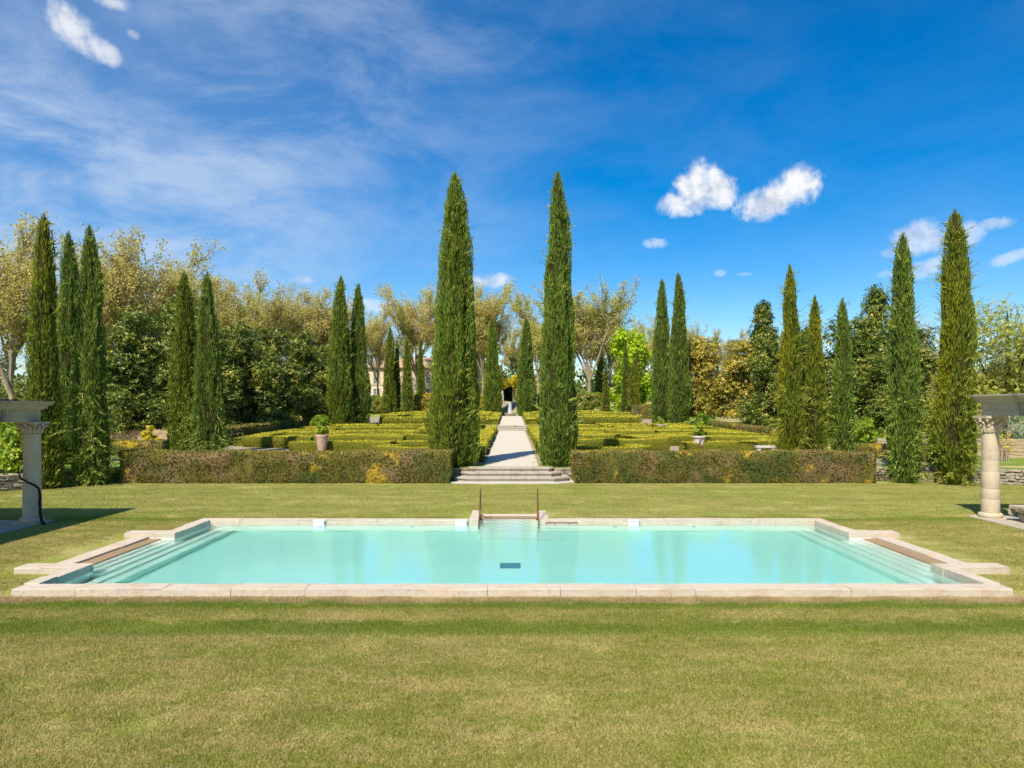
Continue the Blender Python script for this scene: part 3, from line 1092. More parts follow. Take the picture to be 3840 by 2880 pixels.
pr = tag(empty('pergola_shade_boards', (-17.3, 18.4, 3.605)), 'timber boards added to shade the left pergola, mostly outside the frame', 'added pergola cover')  # cover guessed from the shade below; boards added to darken column and ground
for i in range(22):
    link('board', box_me('board', (-3.0, -3.3 + i * .31, 0), (2.72 - (.16 if i % 5 == 2 else 0), -3.3 + i * .31 + (.30 if i != 20 else .16), .05), M['bark_dark']), pr)


def paving(label, x0, x1, y0, y1, nx, ny, seed):
    rr = random.Random(seed)
    root = tag(empty('paving', (x0, y0, 0)), label, 'paving', 'paved strips under the pergolas')
    vs = None
    for i in range(nx):
        for j in range(ny):
            a, b = (x1 - x0) / nx, (y1 - y0) / ny
            o = link('slab', box_me('slab', (0.008, 0.008, -.08), (a - .008, b - .008, .03), M['paving'], .012, 1, .004, rr.random()), root)
            o.location = (i * a, j * b, rr.uniform(-.006, .006))
            o.rotation_euler = (0, 0, rr.uniform(-.008, .008))


paving('pale stone slabs on the ground beneath the left pergola', -19.6, -13.75, 14.6, 22.3, 5, 6, 1)
paving('pale stone slabs on the ground beneath the right pergola', 14.25, 20.4, 15.0, 23.15, 5, 6, 2)

# bare vine twisting round the left column
A = Acc()
pts = [(.62, -.42, .0), (.52, -.38, .12), (.42, -.30, .5), (.40, -.26, .8), (.36, -.25, 1.02), (.26, -.29, 1.14), (.08, -.31, 1.22), (-.12, -.31, 1.36), (-.26, -.24, 1.52), (-.31, -.12, 1.68), (-.28, .06, 1.8), (-.2, .24, 1.9)]
rr = random.Random(8)
pp = []
for a, b in zip(pts, pts[1:]):
    for t in (0, .33, .66):
        pp.append(tuple(a[i] + (b[i] - a[i]) * t + rr.uniform(-.015, .015) for i in range(3)))
A.tube(pp, [max(.016, .046 - .001 * i) for i in range(len(pp))], 7)
vn = A.obj('bare_vine', M['vine'], None, True, (-14.2, 21.9, 0))
tag(vn, 'dark bare vine stem twisting round the left stone column', 'vine')

# carved capital lying on the ground at the right
cc = tag(empty('carved_capital', (15.35, 21.75, .03)), 'old carved ionic capital set on the paving beside the right column', 'carved stone')
A = Acc()
A.lathe([(.26, 0), (.27, .05), (.30, .2), (.40, .34), (.42, .36)], 20)
for i in range(10):
    a = i * .628
    A.tube([(.28 * math.cos(a), .28 * math.sin(a), .02), (.31 * math.cos(a), .31 * math.sin(a), .15), (.37 * math.cos(a), .37 * math.sin(a), .24), (.36 * math.cos(a), .36 * math.sin(a), .2)], [.05, .06, .04, .02], 6)
A.obj('bell', M['entab'], cc)
for sx_ in (-1, 1):
    for sy in (-1, 1):
        A = Acc()
        pts = []
        for t in range(16):
            th = t / 15 * 2 * math.pi * 1.6
            q = .115 * (1 - t / 18)
            pts.append((sx_ * (.40 + q * math.sin(th) * .9), sy * (.36 + q * math.sin(th) * .3), .27 + q * math.cos(th)))
        A.tube(pts, .035, 6)
        A.obj('volute', M['entab'], cc)
link('abacus', box_me('abacus', (-.48, -.42, .36), (.48, .42, .47), M['entab'], .02, 1, .006), cc)


# ------------------------------------------------------------------ foliage
PROF_T = np.array([0, .015, .05, .12, .3, .45, .6, .75, .87, .94, .98, 1.0])
PROF_R = np.array([.70, .86, .96, 1.0, .90, .79, .67, .53, .39, .26, .15, .04])


def cypress(label, x, y, z0, ztop, dia, mat, seed, shag=0.5, skirt=0.0, dens=150, spray=.30, lean=(0, 0), foot=1.0, tip=1.0):
    dens *= 2.7
    sp_ = spray * .78
    rng = np.random.default_rng(seed)
    H = ztop - z0
    Rm = dia / 2
    root = tag(empty('cypress_tree', (x, y, z0), 0), label, 'cypress', 'tall narrow cypresses')
    area = 2 * math.pi * Rm * .72 * H
    n = int(area * dens)
    # sample heights in proportion to the radius
    tt = np.linspace(0, 1, 400)
    pr = np.interp(tt, PROF_T, PROF_R)
    cdf = np.cumsum(pr + .03)
    cdf /= cdf[-1]
    t = np.interp(rng.random(n), cdf, tt)
    a = rng.random(n) * 2 * np.pi

    def surf(t, a):
        base = np.interp(t, PROF_T, PROF_R) * np.interp(t, [0, .14, .6, .95], [foot, 1, 1, tip]) * Rm
        z = t * H
        q = np.stack([np.cos(a) * 1.7 + 5, np.sin(a) * 1.7 + 5, z * .30 + seed], 1)
        lob = vnoise(q * 1.3, seed)
        q2 = np.stack([np.cos(a) * 4.5 + 9, np.sin(a) * 4.5 + 9, z * .9], 1)
        fine = vnoise(q2, seed + 3)
        r = base * (.70 + .38 * lob + .20 * fine) + .05 * (fine - .5)
        return r, lob, fine
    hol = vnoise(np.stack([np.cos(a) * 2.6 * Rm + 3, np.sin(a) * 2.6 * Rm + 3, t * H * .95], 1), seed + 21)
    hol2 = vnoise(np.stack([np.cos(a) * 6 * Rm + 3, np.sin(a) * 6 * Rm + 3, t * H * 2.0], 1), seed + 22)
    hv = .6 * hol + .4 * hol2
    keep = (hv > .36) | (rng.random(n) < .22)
    t, a, hv = t[keep], a[keep], hv[keep]
    n = len(t)
    r, lob, fine = surf(t, a)
    r = r + (hv - .5) * .30 * np.minimum(Rm, 1.2) * np.interp(t, [0, .8, 1], [1, .8, .2])
    depth = rng.random(n) ** 2 * .16 * (0.5 + Rm)
    r = np.maximum(r - depth, .015)
    out = np.stack([np.cos(a), np.sin(a), np.zeros(n)], 1)
    P = out * r[:, None]
    P[:, 2] = t * H
    upw = np.interp(t, [0, .12, .4, 1], [.45, .8, 1.0, 1.1])
    D = unit(out * (.16 + .26 * rng.random((n, 1))) + np.array([0, 0, 1.0]) * upw[:, None] + rng.normal(size=(n, 3)) * .17)
    S = rand_side(D, rng)
    L = sp_ * (.6 + .8 * rng.random(n)) * np.interp(t, [0, .9, 1], [1, 1, .8])
    Wd = L * (.13 + .09 * rng.random(n))
    Vs, Fq = cards(P - D * L[:, None] * .35, D, S, L, Wd, .06)
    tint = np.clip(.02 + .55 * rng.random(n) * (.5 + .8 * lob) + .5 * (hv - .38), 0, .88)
    tint = np.repeat(tint, 4)
    VV, FF, TT = [Vs], [Fq], [tint]
    nv = len(Vs)
    # loose feathery side shoots
    nf = int(area * shag * 4.2 * min(1, (.3 / spray) ** 2))
    ft_ = np.concatenate([rng.random(nf) ** .8 * .97, rng.random(int(nf * skirt)) ** 1.3 * .38])
    fa = rng.random(len(ft_)) * 2 * np.pi
    # shoots gather in loose patches
    fr, flob, ffine = surf(ft_, fa)
    keep = vnoise(np.stack([np.cos(fa) * 2, np.sin(fa) * 2, ft_ * H * .45], 1) + 31, seed + 9) > .44
    ft_, fa, fr = ft_[keep], fa[keep], fr[keep]
    ns = 15
    sk = (ft_ < .36) * min(skirt, 1.2)
    for i in range(len(ft_)):
        o = np.array([math.cos(fa[i]), math.sin(fa[i]), 0])
        tg = np.array([-o[1], o[0], 0]) * rng.normal() * .55
        big = 1 + (.9 * sk[i] * rng.random())
        Lb = spray * (1.5 + 2.0 * rng.random() ** 2) * big * (1.0 if ft_[i] < .8 else .6)
        ax = o * (.85 + .4 * sk[i]) + tg + np.array([0, 0, .75 - .9 * sk[i] * rng.random() + rng.normal() * .3])
        ax /= np.linalg.norm(ax)
        s = np.linspace(0, 1, ns)
        base = o * max(fr[i] - .08, 0) + np.array([0, 0, ft_[i] * H])
        droop = np.array([0, 0, -.25 * Lb * (.4 + sk[i])])
        pts = base + ax * (s * Lb)[:, None] + droop * (s ** 2)[:, None]
        sd = np.cross(ax, rng.normal(size=3))
        sd /= np.linalg.norm(sd)
        sg = np.where(np.arange(ns) % 2 == 0, 1, -1)[:, None]
        d = unit(ax * .8 + sd * sg * .55 + droop * s[:, None] + rng.normal(size=(ns, 3)) * .16)
        l = spray * (.48 + .34 * rng.random(ns)) * (1.1 - .5 * s)
        v, f = cards(pts, d, rand_side(d, rng), l, l * .21, .05)
        VV.append(v)
        FF.append(f + nv)
        nv += len(v)
        TT.append(np.repeat(np.clip(.50 + .36 * rng.random() + .14 * rng.normal(size=ns), .3, 1), 4))
    # inner dead twigs close the middle
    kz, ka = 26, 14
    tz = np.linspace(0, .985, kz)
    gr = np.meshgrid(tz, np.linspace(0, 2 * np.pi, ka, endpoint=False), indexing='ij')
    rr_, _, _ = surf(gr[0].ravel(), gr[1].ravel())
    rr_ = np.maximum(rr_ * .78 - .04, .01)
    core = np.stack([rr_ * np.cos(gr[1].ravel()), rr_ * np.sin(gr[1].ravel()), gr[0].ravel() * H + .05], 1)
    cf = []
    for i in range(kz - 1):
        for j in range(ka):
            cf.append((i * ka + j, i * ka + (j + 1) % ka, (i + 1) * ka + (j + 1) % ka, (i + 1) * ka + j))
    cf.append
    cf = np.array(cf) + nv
    nq = sum(len(f) for f in FF)
    V = np.concatenate(VV + [core])
    wob = vnoise(np.stack([V[:, 2] * .45, V[:, 2] * 0 + seed, V[:, 2] * 0], 1), 3) - .5
    wob2 = vnoise(np.stack([V[:, 2] * .45, V[:, 2] * 0 + seed + 50, V[:, 2] * 0], 1), 4) - .5
    V[:, 0] += wob * Rm * .16
    V[:, 1] += wob2 * Rm * .16
    V[:, 0] += lean[0] * (V[:, 2] / H) ** 2
    V[:, 1] += lean[1] * (V[:, 2] / H) ** 2
    T = np.concatenate(TT + [np.zeros(len(core))])
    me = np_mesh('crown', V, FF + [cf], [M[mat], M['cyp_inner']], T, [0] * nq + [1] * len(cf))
    link('crown', me, root)
    A = Acc()
    A.tube([(0, 0, -.15), (0, 0, .25), (0, 0, H * .3), (0, 0, H * .6)], [Rm * .26, Rm * .2, Rm * .13, .04], 8)
    A.obj('trunk', M['bark_dark'], root)
    return root


# label, x, y, z0, ztop, diameter, material, seed, shagginess, skirt
cypress('tallest cypress left of the gravel path, broad and bushy at its foot beside the steps', -2.71, 35.7, .60, 14.75, 2.3, 'cyp_a', 11, 1.0, .25, 210, .26, tip=1.15)
cypress('tallest cypress right of the gravel path, slimmer, beside the steps', 2.22, 35.6, .60, 14.75, 1.88, 'cyp_b', 12, 1.0, .2, 210, .26, tip=1.15)
cypress('cypress nearest the left stone column, its front sunlit yellow-green', -19.75, 31.2, .0, 11.6, 1.36, 'cyp_c', 13, 1.1, .3, 170, .26, tip=1.28)
cypress('shaded dark cypress standing behind the two others at far left', -22.1, 37.0, .6, 12.2, 1.45, 'cyp_b', 14, .6, .2, 150, .28, tip=1.28)
cypress('cypress with long feathery lower branches at the left end of the left hedge', -18.55, 32.6, .0, 11.4, 1.36, 'cyp_b', 15, 1.0, 2.2, 190, .27, tip=1.25)
cypress('yellow-green cypress, left one of the pair rising behind the left hedge', -18.7, 42.3, .7, 11.2, 1.7, 'cyp_c', 16, .8, .8, 150, .3)
cypress('greener ragged cypress, right one of the pair rising behind the left hedge', -17.2, 41.8, .7, 11.05, 1.7, 'cyp_b', 17, 1.1, 1.4, 160, .3)
cypress('clipped smooth cypress at the back left corner of the left parterre', -17.55, 75.6, 1.35, 16.9, 2.6, 'cyp_a', 18, .45, 0, 70, .42)
cypress('smooth cypress just right of and behind the one at the left parterre corner', -16.0, 77.2, 1.6, 16.4, 2.3, 'cyp_b', 19, .45, 0, 70, .42)
cypress('small cypress at the far end of the left parterre, fullest of the far left row', -17.2, 104, 2.3, 14.7, 2.0, 'cyp_c', 20, .5, .2, 45, .5)
cypress('thin dark cypress tucked behind the fullest far left one', -16.5, 106, 2.3, 13.1, 1.15, 'cyp_a', 21, .4, 0, 45, .5)
cypress('slim cypress before the house facade, with yellow hedge to its right', -14.8, 104, 2.3, 13.2, 1.5, 'cyp_a', 22, .5, .2, 45, .5)
cypress('slim cypress above the yellow hedge close to the tall left cypress', -13.9, 112.5, 4.2, 13.9, 1.2, 'cyp_c', 23, .5, 0, 45, .5)
cypress('cypress left of the fountain, broad cone at the far end of the path', -2.75, 104, 2.3, 16.0, 2.55, 'cyp_a', 24, .45, 0, 55, .48)
cypress('cypress right of the fountain, broad cone at the far end of the path', 1.95, 104, 2.3, 16.0, 2.75, 'cyp_b', 25, .45, 0, 55, .48)
cypress('distant slender cypress left of the bright green maple', 13.8, 116, 4.3, 13.2, 1.6, 'cyp_b', 26, .5, 0, 40, .5)
cypress('thin brownish cypress standing just right of the distant slender one', 12.5, 99, 2.2, 9.0, 1.1, 'cyp_c', 27, .6, 0, 45, .45)
cypress('narrow cypress in front of the maple, left of a leaning one', 14.75, 96.5, 2.1, 12.2, 1.05, 'cyp_b', 28, .5, 0, 45, .45)
cypress('cypress in front of the maple, wide low down and leaning', 15.7, 95.8, 2.1, 10.9, 1.75, 'cyp_c', 29, .5, .2, 45, .45, lean=(.5, 0))
cypress('smooth cypress at the back right corner of the right parterre, partly hidden', 15.75, 77.6, 1.6, 16.9, 2.2, 'cyp_b', 30, .35, 0, 75, .40)
cypress('smooth cypress at the back right corner of the right parterre, in front', 17.15, 76.0, 1.4, 17.3, 2.3, 'cyp_b', 31, .35, 0, 75, .40)
cypress('tallest of the three yellow-green cypresses behind the right hedge', 15.8, 42.0, .7, 11.5, 1.45, 'cyp_c', 32, .9, 1.0, 160, .3)
cypress('middle yellow-green cypress of the three behind the right hedge, thin tip', 17.35, 42.4, .7, 9.8, 1.25, 'cyp_c', 33, .8, .7, 160, .3)
cypress('right and greenest cypress of the three behind the right hedge', 18.75, 42.0, .7, 9.6, 1.3, 'cyp_b', 34, .8, .6, 160, .3)
cypress('cypress with shaggy foot at the right end of the right hedge, before the stone wall', 17.85, 33.7, .0, 11.35, 1.55, 'cyp_b', 35, 1.3, 1.2, 190, .27, foot=.6, tip=1.22)
cypress('tall shaggy cypress close to the sunlit right column, before the stone wall', 19.75, 33.0, .0, 12.2, 1.85, 'cyp_c', 36, 1.5, 1.1, 190, .27, foot=.6, tip=1.28)


# ---- hedges
def hedge_mesh(name, pts, wd, h, mat, seed, dens, leaf, zf=None, round_=.07, step=.22, bumps=.035, top_tint=0.0, side_tint=0.0, holes=0.0):
    """clipped hedge along a polyline; leaf cards over a bumpy body"""
    rng = np.random.default_rng(seed)
    zf = zf or (lambda x, y: 0.0)
    pts = [np.array(p, float) for p in pts]
    # resample
    path = [pts[0]]
    for a, b in zip(pts, pts[1:]):
        k = max(1, int(np.linalg.norm(b - a) / step))
        for i in range(1, k + 1):
            path.append(a + (b - a) * i / k)
    path = np.array(path)
    tan = unit(np.gradient(path, axis=0))
    nor = np.stack([-tan[:, 1], tan[:, 0]], 1)
    hw = wd / 2
    nz = max(3, int(h / step))
    nx = max(3, int(wd / step))
    prof = [(-hw, h * i / nz) for i in range(nz)] + [(-hw + round_ * .3, h - round_ * .3)]
    prof += [(-hw + round_ + (wd - 2 * round_) * i / nx, h) for i in range(nx + 1)]
    prof += [(hw - round_ * .3, h - round_ * .3)] + [(hw, h * i / nz) for i in range(nz - 1, -1, -1)]
    prof = np.array(prof)
    prof[:, 0] *= np.interp(prof[:, 1], [0, .2], [.93, 1.0])
    m_, k_ = len(path), len(prof)
    base = np.array([zf(p[0], p[1]) for p in path])
    V = np.empty((m_, k_, 3))
    V[:, :, :2] = path[:, None, :] + nor[:, None, :] * prof[None, :, 0:1]
    V[:, :, 2] = base[:, None] + prof[None, :, 1]
    fl = V.reshape(-1, 3)
    d = np.stack([vnoise(fl * 2.1 + s, seed + s) - .5 for s in (0, 7, 13)], 1) * 2 * bumps
    d[:, 2] *= .6
    d2 = np.stack([vnoise(fl * .55 + s, seed + s + 40) - .5 for s in (0, 7, 13)], 1) * 2 * bumps
    fl = fl + d + d2
    V = fl.reshape(m_, k_, 3)
    quads, P, Nn, areas = [], [], [], []
    q = np.arange(m_ * k_).reshape(m_, k_)
    f = np.stack([q[:-1, :-1], q[1:, :-1], q[1:, 1:], q[:-1, 1:]], -1).reshape(-1, 4)
    # end caps: fans of quads folded from the profile
    caps = []
    for row, flip in ((q[0], False), (q[-1], True)):
        for j in range(k_ // 2):
            c = (row[j], row[j + 1], row[k_ - 2 - j], row[k_ - 1 - j])
            if len(set(c)) == 4:
                caps.append(c if flip else c[::-1])
    f = np.concatenate([f, np.array(caps)]) if caps else f
    A_, B_, C_, D_ = fl[f[:, 0]], fl[f[:, 1]], fl[f[:, 2]], fl[f[:, 3]]
    nrm = np.cross(C_ - A_, D_ - B_)
    ar = np.linalg.norm(nrm, axis=1) / 2
    nrm = unit(nrm)
    # orient outwards: away from path axis
    cen = (A_ + B_ + C_ + D_) / 4
    n = int(ar.sum() * dens)
    idx = rng.choice(len(f), n, p=ar / ar.sum())
    u, v = rng.random((n, 1)), rng.random((n, 1))
    Pn = (A_[idx] * (1 - u) + B_[idx] * u) * (1 - v) + (D_[idx] * (1 - u) + C_[idx] * u) * v
    Nn = nrm[idx]
    if holes:
        hn = vnoise(Pn * np.array([1.1, 1.1, 1.9]), seed + 77)
        keep = (hn < 1 - holes) | (rng.random(n) < .25)
        Pn, Nn, idx = Pn[keep], Nn[keep], idx[keep]
        n = len(Pn)
    D = unit(Nn * .8 + rng.normal(size=(n, 3)) * .75 + np.array([0, 0, .25]))
    L = leaf * (.6 + .8 * rng.random(n))
    vs, fq = cards(Pn - Nn * leaf * .25, D, rand_side(D, rng), L, L * .55, .08)
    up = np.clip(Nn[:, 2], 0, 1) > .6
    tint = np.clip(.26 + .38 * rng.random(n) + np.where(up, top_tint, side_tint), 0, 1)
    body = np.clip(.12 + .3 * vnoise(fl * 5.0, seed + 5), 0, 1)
    T = np.concatenate([body, np.repeat(tint, 4)])
    return np_mesh(name, np.concatenate([fl, vs]), [f, fq + len(fl)], [M[mat], M['box_body' if mat == 'box' else 'hedge_body']], T, [1] * len(f) + [0] * len(fq))


def hedge(label, pts, wd, h, mat, seed, dens, leaf, zf=None, cat='hedge', **kw):
    me = hedge_mesh('clipped_hedge', pts, wd, h, mat, seed, dens, leaf, zf, **kw)
    return tag(link('clipped_hedge', me), label, cat, 'clipped hedges')


tz_ = lambda x, y: ztr(y)
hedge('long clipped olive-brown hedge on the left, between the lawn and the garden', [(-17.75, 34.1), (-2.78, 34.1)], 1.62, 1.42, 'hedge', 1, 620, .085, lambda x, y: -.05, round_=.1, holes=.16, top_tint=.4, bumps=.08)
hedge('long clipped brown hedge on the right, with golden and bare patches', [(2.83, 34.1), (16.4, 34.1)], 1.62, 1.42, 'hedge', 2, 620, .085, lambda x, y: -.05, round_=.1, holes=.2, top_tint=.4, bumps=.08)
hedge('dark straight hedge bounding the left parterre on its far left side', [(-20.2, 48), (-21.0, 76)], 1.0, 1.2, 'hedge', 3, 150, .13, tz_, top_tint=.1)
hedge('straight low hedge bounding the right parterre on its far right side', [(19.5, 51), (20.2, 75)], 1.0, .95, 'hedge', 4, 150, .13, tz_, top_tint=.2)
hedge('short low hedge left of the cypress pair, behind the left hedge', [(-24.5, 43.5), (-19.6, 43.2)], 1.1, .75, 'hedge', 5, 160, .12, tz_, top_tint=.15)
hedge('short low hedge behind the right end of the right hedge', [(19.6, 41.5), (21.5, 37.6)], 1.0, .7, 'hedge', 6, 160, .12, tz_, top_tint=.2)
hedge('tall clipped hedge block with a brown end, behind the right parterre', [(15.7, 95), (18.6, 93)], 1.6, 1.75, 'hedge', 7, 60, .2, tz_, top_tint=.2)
hedge('loose yellow-green laurel hedge beneath the house, left of the fountain', [(-14.2, 107.5), (-4.0, 107.5)], 1.8, 2.5, 'yellowbush', 8, 45, .34, tz_, bumps=.3, round_=.3)
hedge('loose green laurel hedge behind the right parterre, right of the fountain', [(3.8, 107.5), (13.6, 107.5)], 1.8, 2.6, 'bush', 9, 45, .34, tz_, bumps=.3, round_=.3)
hedge('dark green laurel hedge behind the far left cypresses', [(-24, 108), (-17.8, 107.5)], 1.8, 2.2, 'bush', 10, 45, .34, tz_, bumps=.3, round_=.3)


def parterre(label, s, rows, seed):
    """one quarter of the labyrinth of box hedges: a thing whose parts are its hedge runs"""
    rr = random.Random(seed)
    root = tag(empty('box_parterre', (s * 9, rows[0][0], ztr(rows[0][0]))), label, 'parterre', 'labyrinths of low box hedges')
    k = 0

    def run(P, wd, y):
        nonlocal k
        d = 260 if y < 52 else (150 if y < 62 else (90 if y < 76 else 50))
        lf = .075 if y < 52 else (.10 if y < 62 else (.13 if y < 76 else .18))
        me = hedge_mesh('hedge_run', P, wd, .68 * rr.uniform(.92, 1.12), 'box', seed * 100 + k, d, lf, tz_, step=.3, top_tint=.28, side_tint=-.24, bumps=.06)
        under(link('hedge_run', me), root)
        k += 1
    for (y, x0, x1, wd) in rows:
        # split the row into clipped blocks of differing depth, then link some with thin oblique hedges
        x = x0
        while x < x1 - 1.0:
            e = min(x1, x + rr.uniform(3.2, 6.4))
            if x1 - e < 2.2:
                e = x1
            n = max(3, int((e - x) / .7))
            tilt, amp, ph = rr.uniform(-.16, .16), rr.uniform(.1, .7), rr.uniform(0, 6.28)
            off = rr.uniform(-.7, .7)
            P = [(s * (x + (e - x) * i / n), y + off + tilt * (e - x) * (i / n - .5) + amp * math.sin(ph + i / n * rr.uniform(2.5, 2.6))) for i in range(n + 1)]
            run(P, wd * rr.uniform(.75, 1.15), y)
            for q in range(2):
                if y < 50 or rr.random() > .42:
                    continue
                x_ = x + (e - x) * (.25 + .5 * q) + rr.uniform(-.5, .5)
                k1, k2 = rr.uniform(-1.2, 1.2), rr.uniform(-1.2, 1.2)
                run([(s * (x_ - 1.7), y + 3.1 + k1), (s * x_, y + 3.1 + (k1 + k2) * .2), (s * (x_ + 1.7), y + 3.1 + k2)], rr.uniform(.7, 1.0), y)
            x = e + rr.uniform(.25, .75)
    return root


NEAR = [(44.0, 3.2, 13.4, 1.3), (50.4, 3.0, 17.6, 2.7), (57.6, 2.9, 17.2, 3.0), (64.4, 2.8, 17.4, 3.1), (71.2, 2.8, 17.0, 3.0)]
FAR = [(79.6, 2.6, 13.8, 2.8), (87.0, 2.7, 15.2, 3.2), (94.6, 2.7, 15.0, 3.3), (101.2, 2.8, 13.6, 2.6)]
parterre('golden-green labyrinth of low box hedges left of the path, just behind the left hedge', -1, NEAR, 1)
parterre('golden-green labyrinth of low box hedges right of the path, just behind the right hedge', 1, [(a + .6, b, c, d) for a, b, c, d in NEAR], 2)
parterre('far labyrinth of box hedges left of the path, beyond the path steps', -1, FAR, 3)
parterre('far labyrinth of box hedges right of the path, beyond the path steps', 1, [(a + .4, b, c, d) for a, b, c, d in FAR], 4)
for s, side in ((-1, 'left'), (1, 'right')):
    root = tag(empty('box_parterre', (s * 5.2, 41.2, .65)), 'rounded lobe of clipped box hedge behind the %s hedge, close to the tall cypress' % side, 'parterre', 'labyrinths of low box hedges')
    P = [(s * (5.3 + 1.9 * math.cos(t)), 41.4 + 1.7 * math.sin(t)) for t in np.linspace(2.6, 7.0, 16)]
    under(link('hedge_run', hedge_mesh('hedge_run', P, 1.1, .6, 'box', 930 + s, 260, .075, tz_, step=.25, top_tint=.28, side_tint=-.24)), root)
# box edging beside the path
for s, side in ((-1, 'left'), (1, 'right')):
    root = tag(empty('box_parterre', (s * 2.0, 40, .65)), 'blocks of box edging along the %s side of the gravel path' % side, 'parterre', 'labyrinths of low box hedges')
    for i, (a, b_) in enumerate(((37.6, 41.2), (42.0, 47.6), (48.4, 54.0), (54.8, 63.5), (64.4, 73.8), (77.4, 84.5), (85.5, 93), (94, 101.5))):
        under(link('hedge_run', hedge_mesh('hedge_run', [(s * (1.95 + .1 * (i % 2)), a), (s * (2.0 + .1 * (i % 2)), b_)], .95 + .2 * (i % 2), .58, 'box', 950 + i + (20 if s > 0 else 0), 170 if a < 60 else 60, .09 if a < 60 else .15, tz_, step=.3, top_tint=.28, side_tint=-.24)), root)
# outer band closing the left parterre
root = tag(empty('box_parterre', (-17.5, 46.5, .7)), 'curved outer band of box hedge closing the left side of the left parterre', 'parterre', 'labyrinths of low box hedges')
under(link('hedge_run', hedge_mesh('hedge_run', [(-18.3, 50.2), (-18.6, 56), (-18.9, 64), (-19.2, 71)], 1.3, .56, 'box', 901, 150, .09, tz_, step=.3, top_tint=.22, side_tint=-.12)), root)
root = tag(empty('box_parterre', (17.5, 46.5, .7)), 'curved outer band of box hedge closing the right side of the right parterre', 'parterre', 'labyrinths of low box hedges')
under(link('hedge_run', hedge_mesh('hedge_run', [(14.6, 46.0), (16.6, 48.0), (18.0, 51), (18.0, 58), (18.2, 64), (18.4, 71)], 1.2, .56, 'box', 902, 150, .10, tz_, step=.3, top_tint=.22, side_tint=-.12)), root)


# ---- leafy clumps
def blob_points(lobes, n, rng, shell=.62):
    vol = np.array([l[3] ** 2 for l in lobes])
    idx = rng.choice(len(lobes), n, p=vol / vol.sum())
    C = np.array([l[:3] for l in lobes])[idx]
    Rr = np.array([l[3] for l in lobes])[idx]
    sq = np.array([l[4] if len(l) > 4 else 1.0 for l in lobes])[idx]
    d = unit(rng.normal(size=(n, 3)))
    rad = Rr * (shell + (1 - shell) * rng.random(n)) * (.85 + .3 * vnoise(d * 1.7 + C, 5))
    P = C + d * rad[:, None] * np.stack([np.ones(n), np.ones(n), sq], 1)
    return P, d


def whorls(P, d, rng, leaf, per, wratio=.38):
    """rosettes of leaves at P facing d"""
    n = len(P)
    ax = unit(d * .7 + np.array([0, 0, .5]) + rng.normal(size=(n, 3)) * .35)
    sd = rand_side(ax, rng)
    tw = np.cross(ax, sd)
    Vs, Fs, nv = [], [], 0
    for k in range(per):
        a = 2 * np.pi * k / per + rng.random(n)
        rd = sd * np.cos(a)[:, None] + tw * np.sin(a)[:, None]
        D = unit(rd + ax * (.15 + .5 * rng.random((n, 1))))
        S = unit(np.cross(D, ax + rng.normal(size=(n, 3)) * .15))
        L = leaf * (.7 + .5 * rng.random(n))
        v, f = cards(P + rng.normal(size=(n, 3)) * leaf * .2, D, S, L, L * wratio, .07)
        Vs.append(v)
        Fs.append(f + nv)
        nv += len(v)
    return np.concatenate(Vs), np.concatenate(Fs)


def leafy_crown(name, lobes, n, seed, leaf, per, mat, wratio=.38, shell=.55, bias=0.0):
    rng = np.random.default_rng(seed)
    P, d = blob_points(lobes, n, rng, shell)
    V, F = whorls(P, d, rng, leaf, per, wratio)
    clump = vnoise(P * .9 + seed, seed)
    t = np.clip(.55 * rng.random((per, n)) + .5 * clump[None, :] + bias + .25 * (rng.random((per, n)) > .86), 0, 1)
    return np_mesh(name, V, [F], M[mat], np.repeat(t.ravel(), 4))


def limbs(H, Rr, seed, trunk_r, fork=.25, k=6):
    rr = random.Random(seed)
    A = Acc()
    A.tube([(0, 0, -.3), (0, 0, .3), (rr.uniform(-.1, .1), rr.uniform(-.1, .1), H * fork)], [trunk_r * 1.35, trunk_r, trunk_r * .85], 8)
    for i in range(k):
        a = 6.283 * i / k + rr.uniform(-.4, .4)
        z0 = H * fork * rr.uniform(.6, 1)
        q = Rr * rr.uniform(.5, .85)
        A.tube([(0, 0, z0), (q * .4 * math.cos(a), q * .4 * math.sin(a), z0 + H * .16), (q * math.cos(a), q * math.sin(a), z0 + H * rr.uniform(.3, .5))], [trunk_r * .55, trunk_r * .38, trunk_r * .12], 6)
    A.tube([(0, 0, H * fork), (.1, 0, H * .55), (0, 0, H * .88)], [trunk_r * .8, trunk_r * .5, .03], 6)
    return A


def magn_lobes(H, Rr, seed, conic):
    rr = random.Random(seed)
    L = []
    for i in range(26):
        t = rr.uniform(.16, .95)
        prof = (1 - t) ** .75 * 1.05 if conic else math.sqrt(max(0, 1 - ((t - .42) / .60) ** 2))
        a = rr.uniform(0, 6.283)
        q = Rr * prof * rr.uniform(.35, .8)
        L.append((q * math.cos(a), q * math.sin(a), H * t, Rr * rr.uniform(.30, .48) * (.5 + .5 * prof)))
    L.append((0, 0, H * .93, Rr * .25))
    for i in range(9):
        t = .18 + .08 * i
        L.append((rr.uniform(-.3, .3), rr.uniform(-.3, .3), H * t, Rr * ((1 - t) * .55 if conic else .5)))
    for i in range(8):
        a = .785 * i
        L.append((Rr * .55 * math.cos(a), Rr * .55 * math.sin(a), H * .13, Rr * .33, .6))
    return L


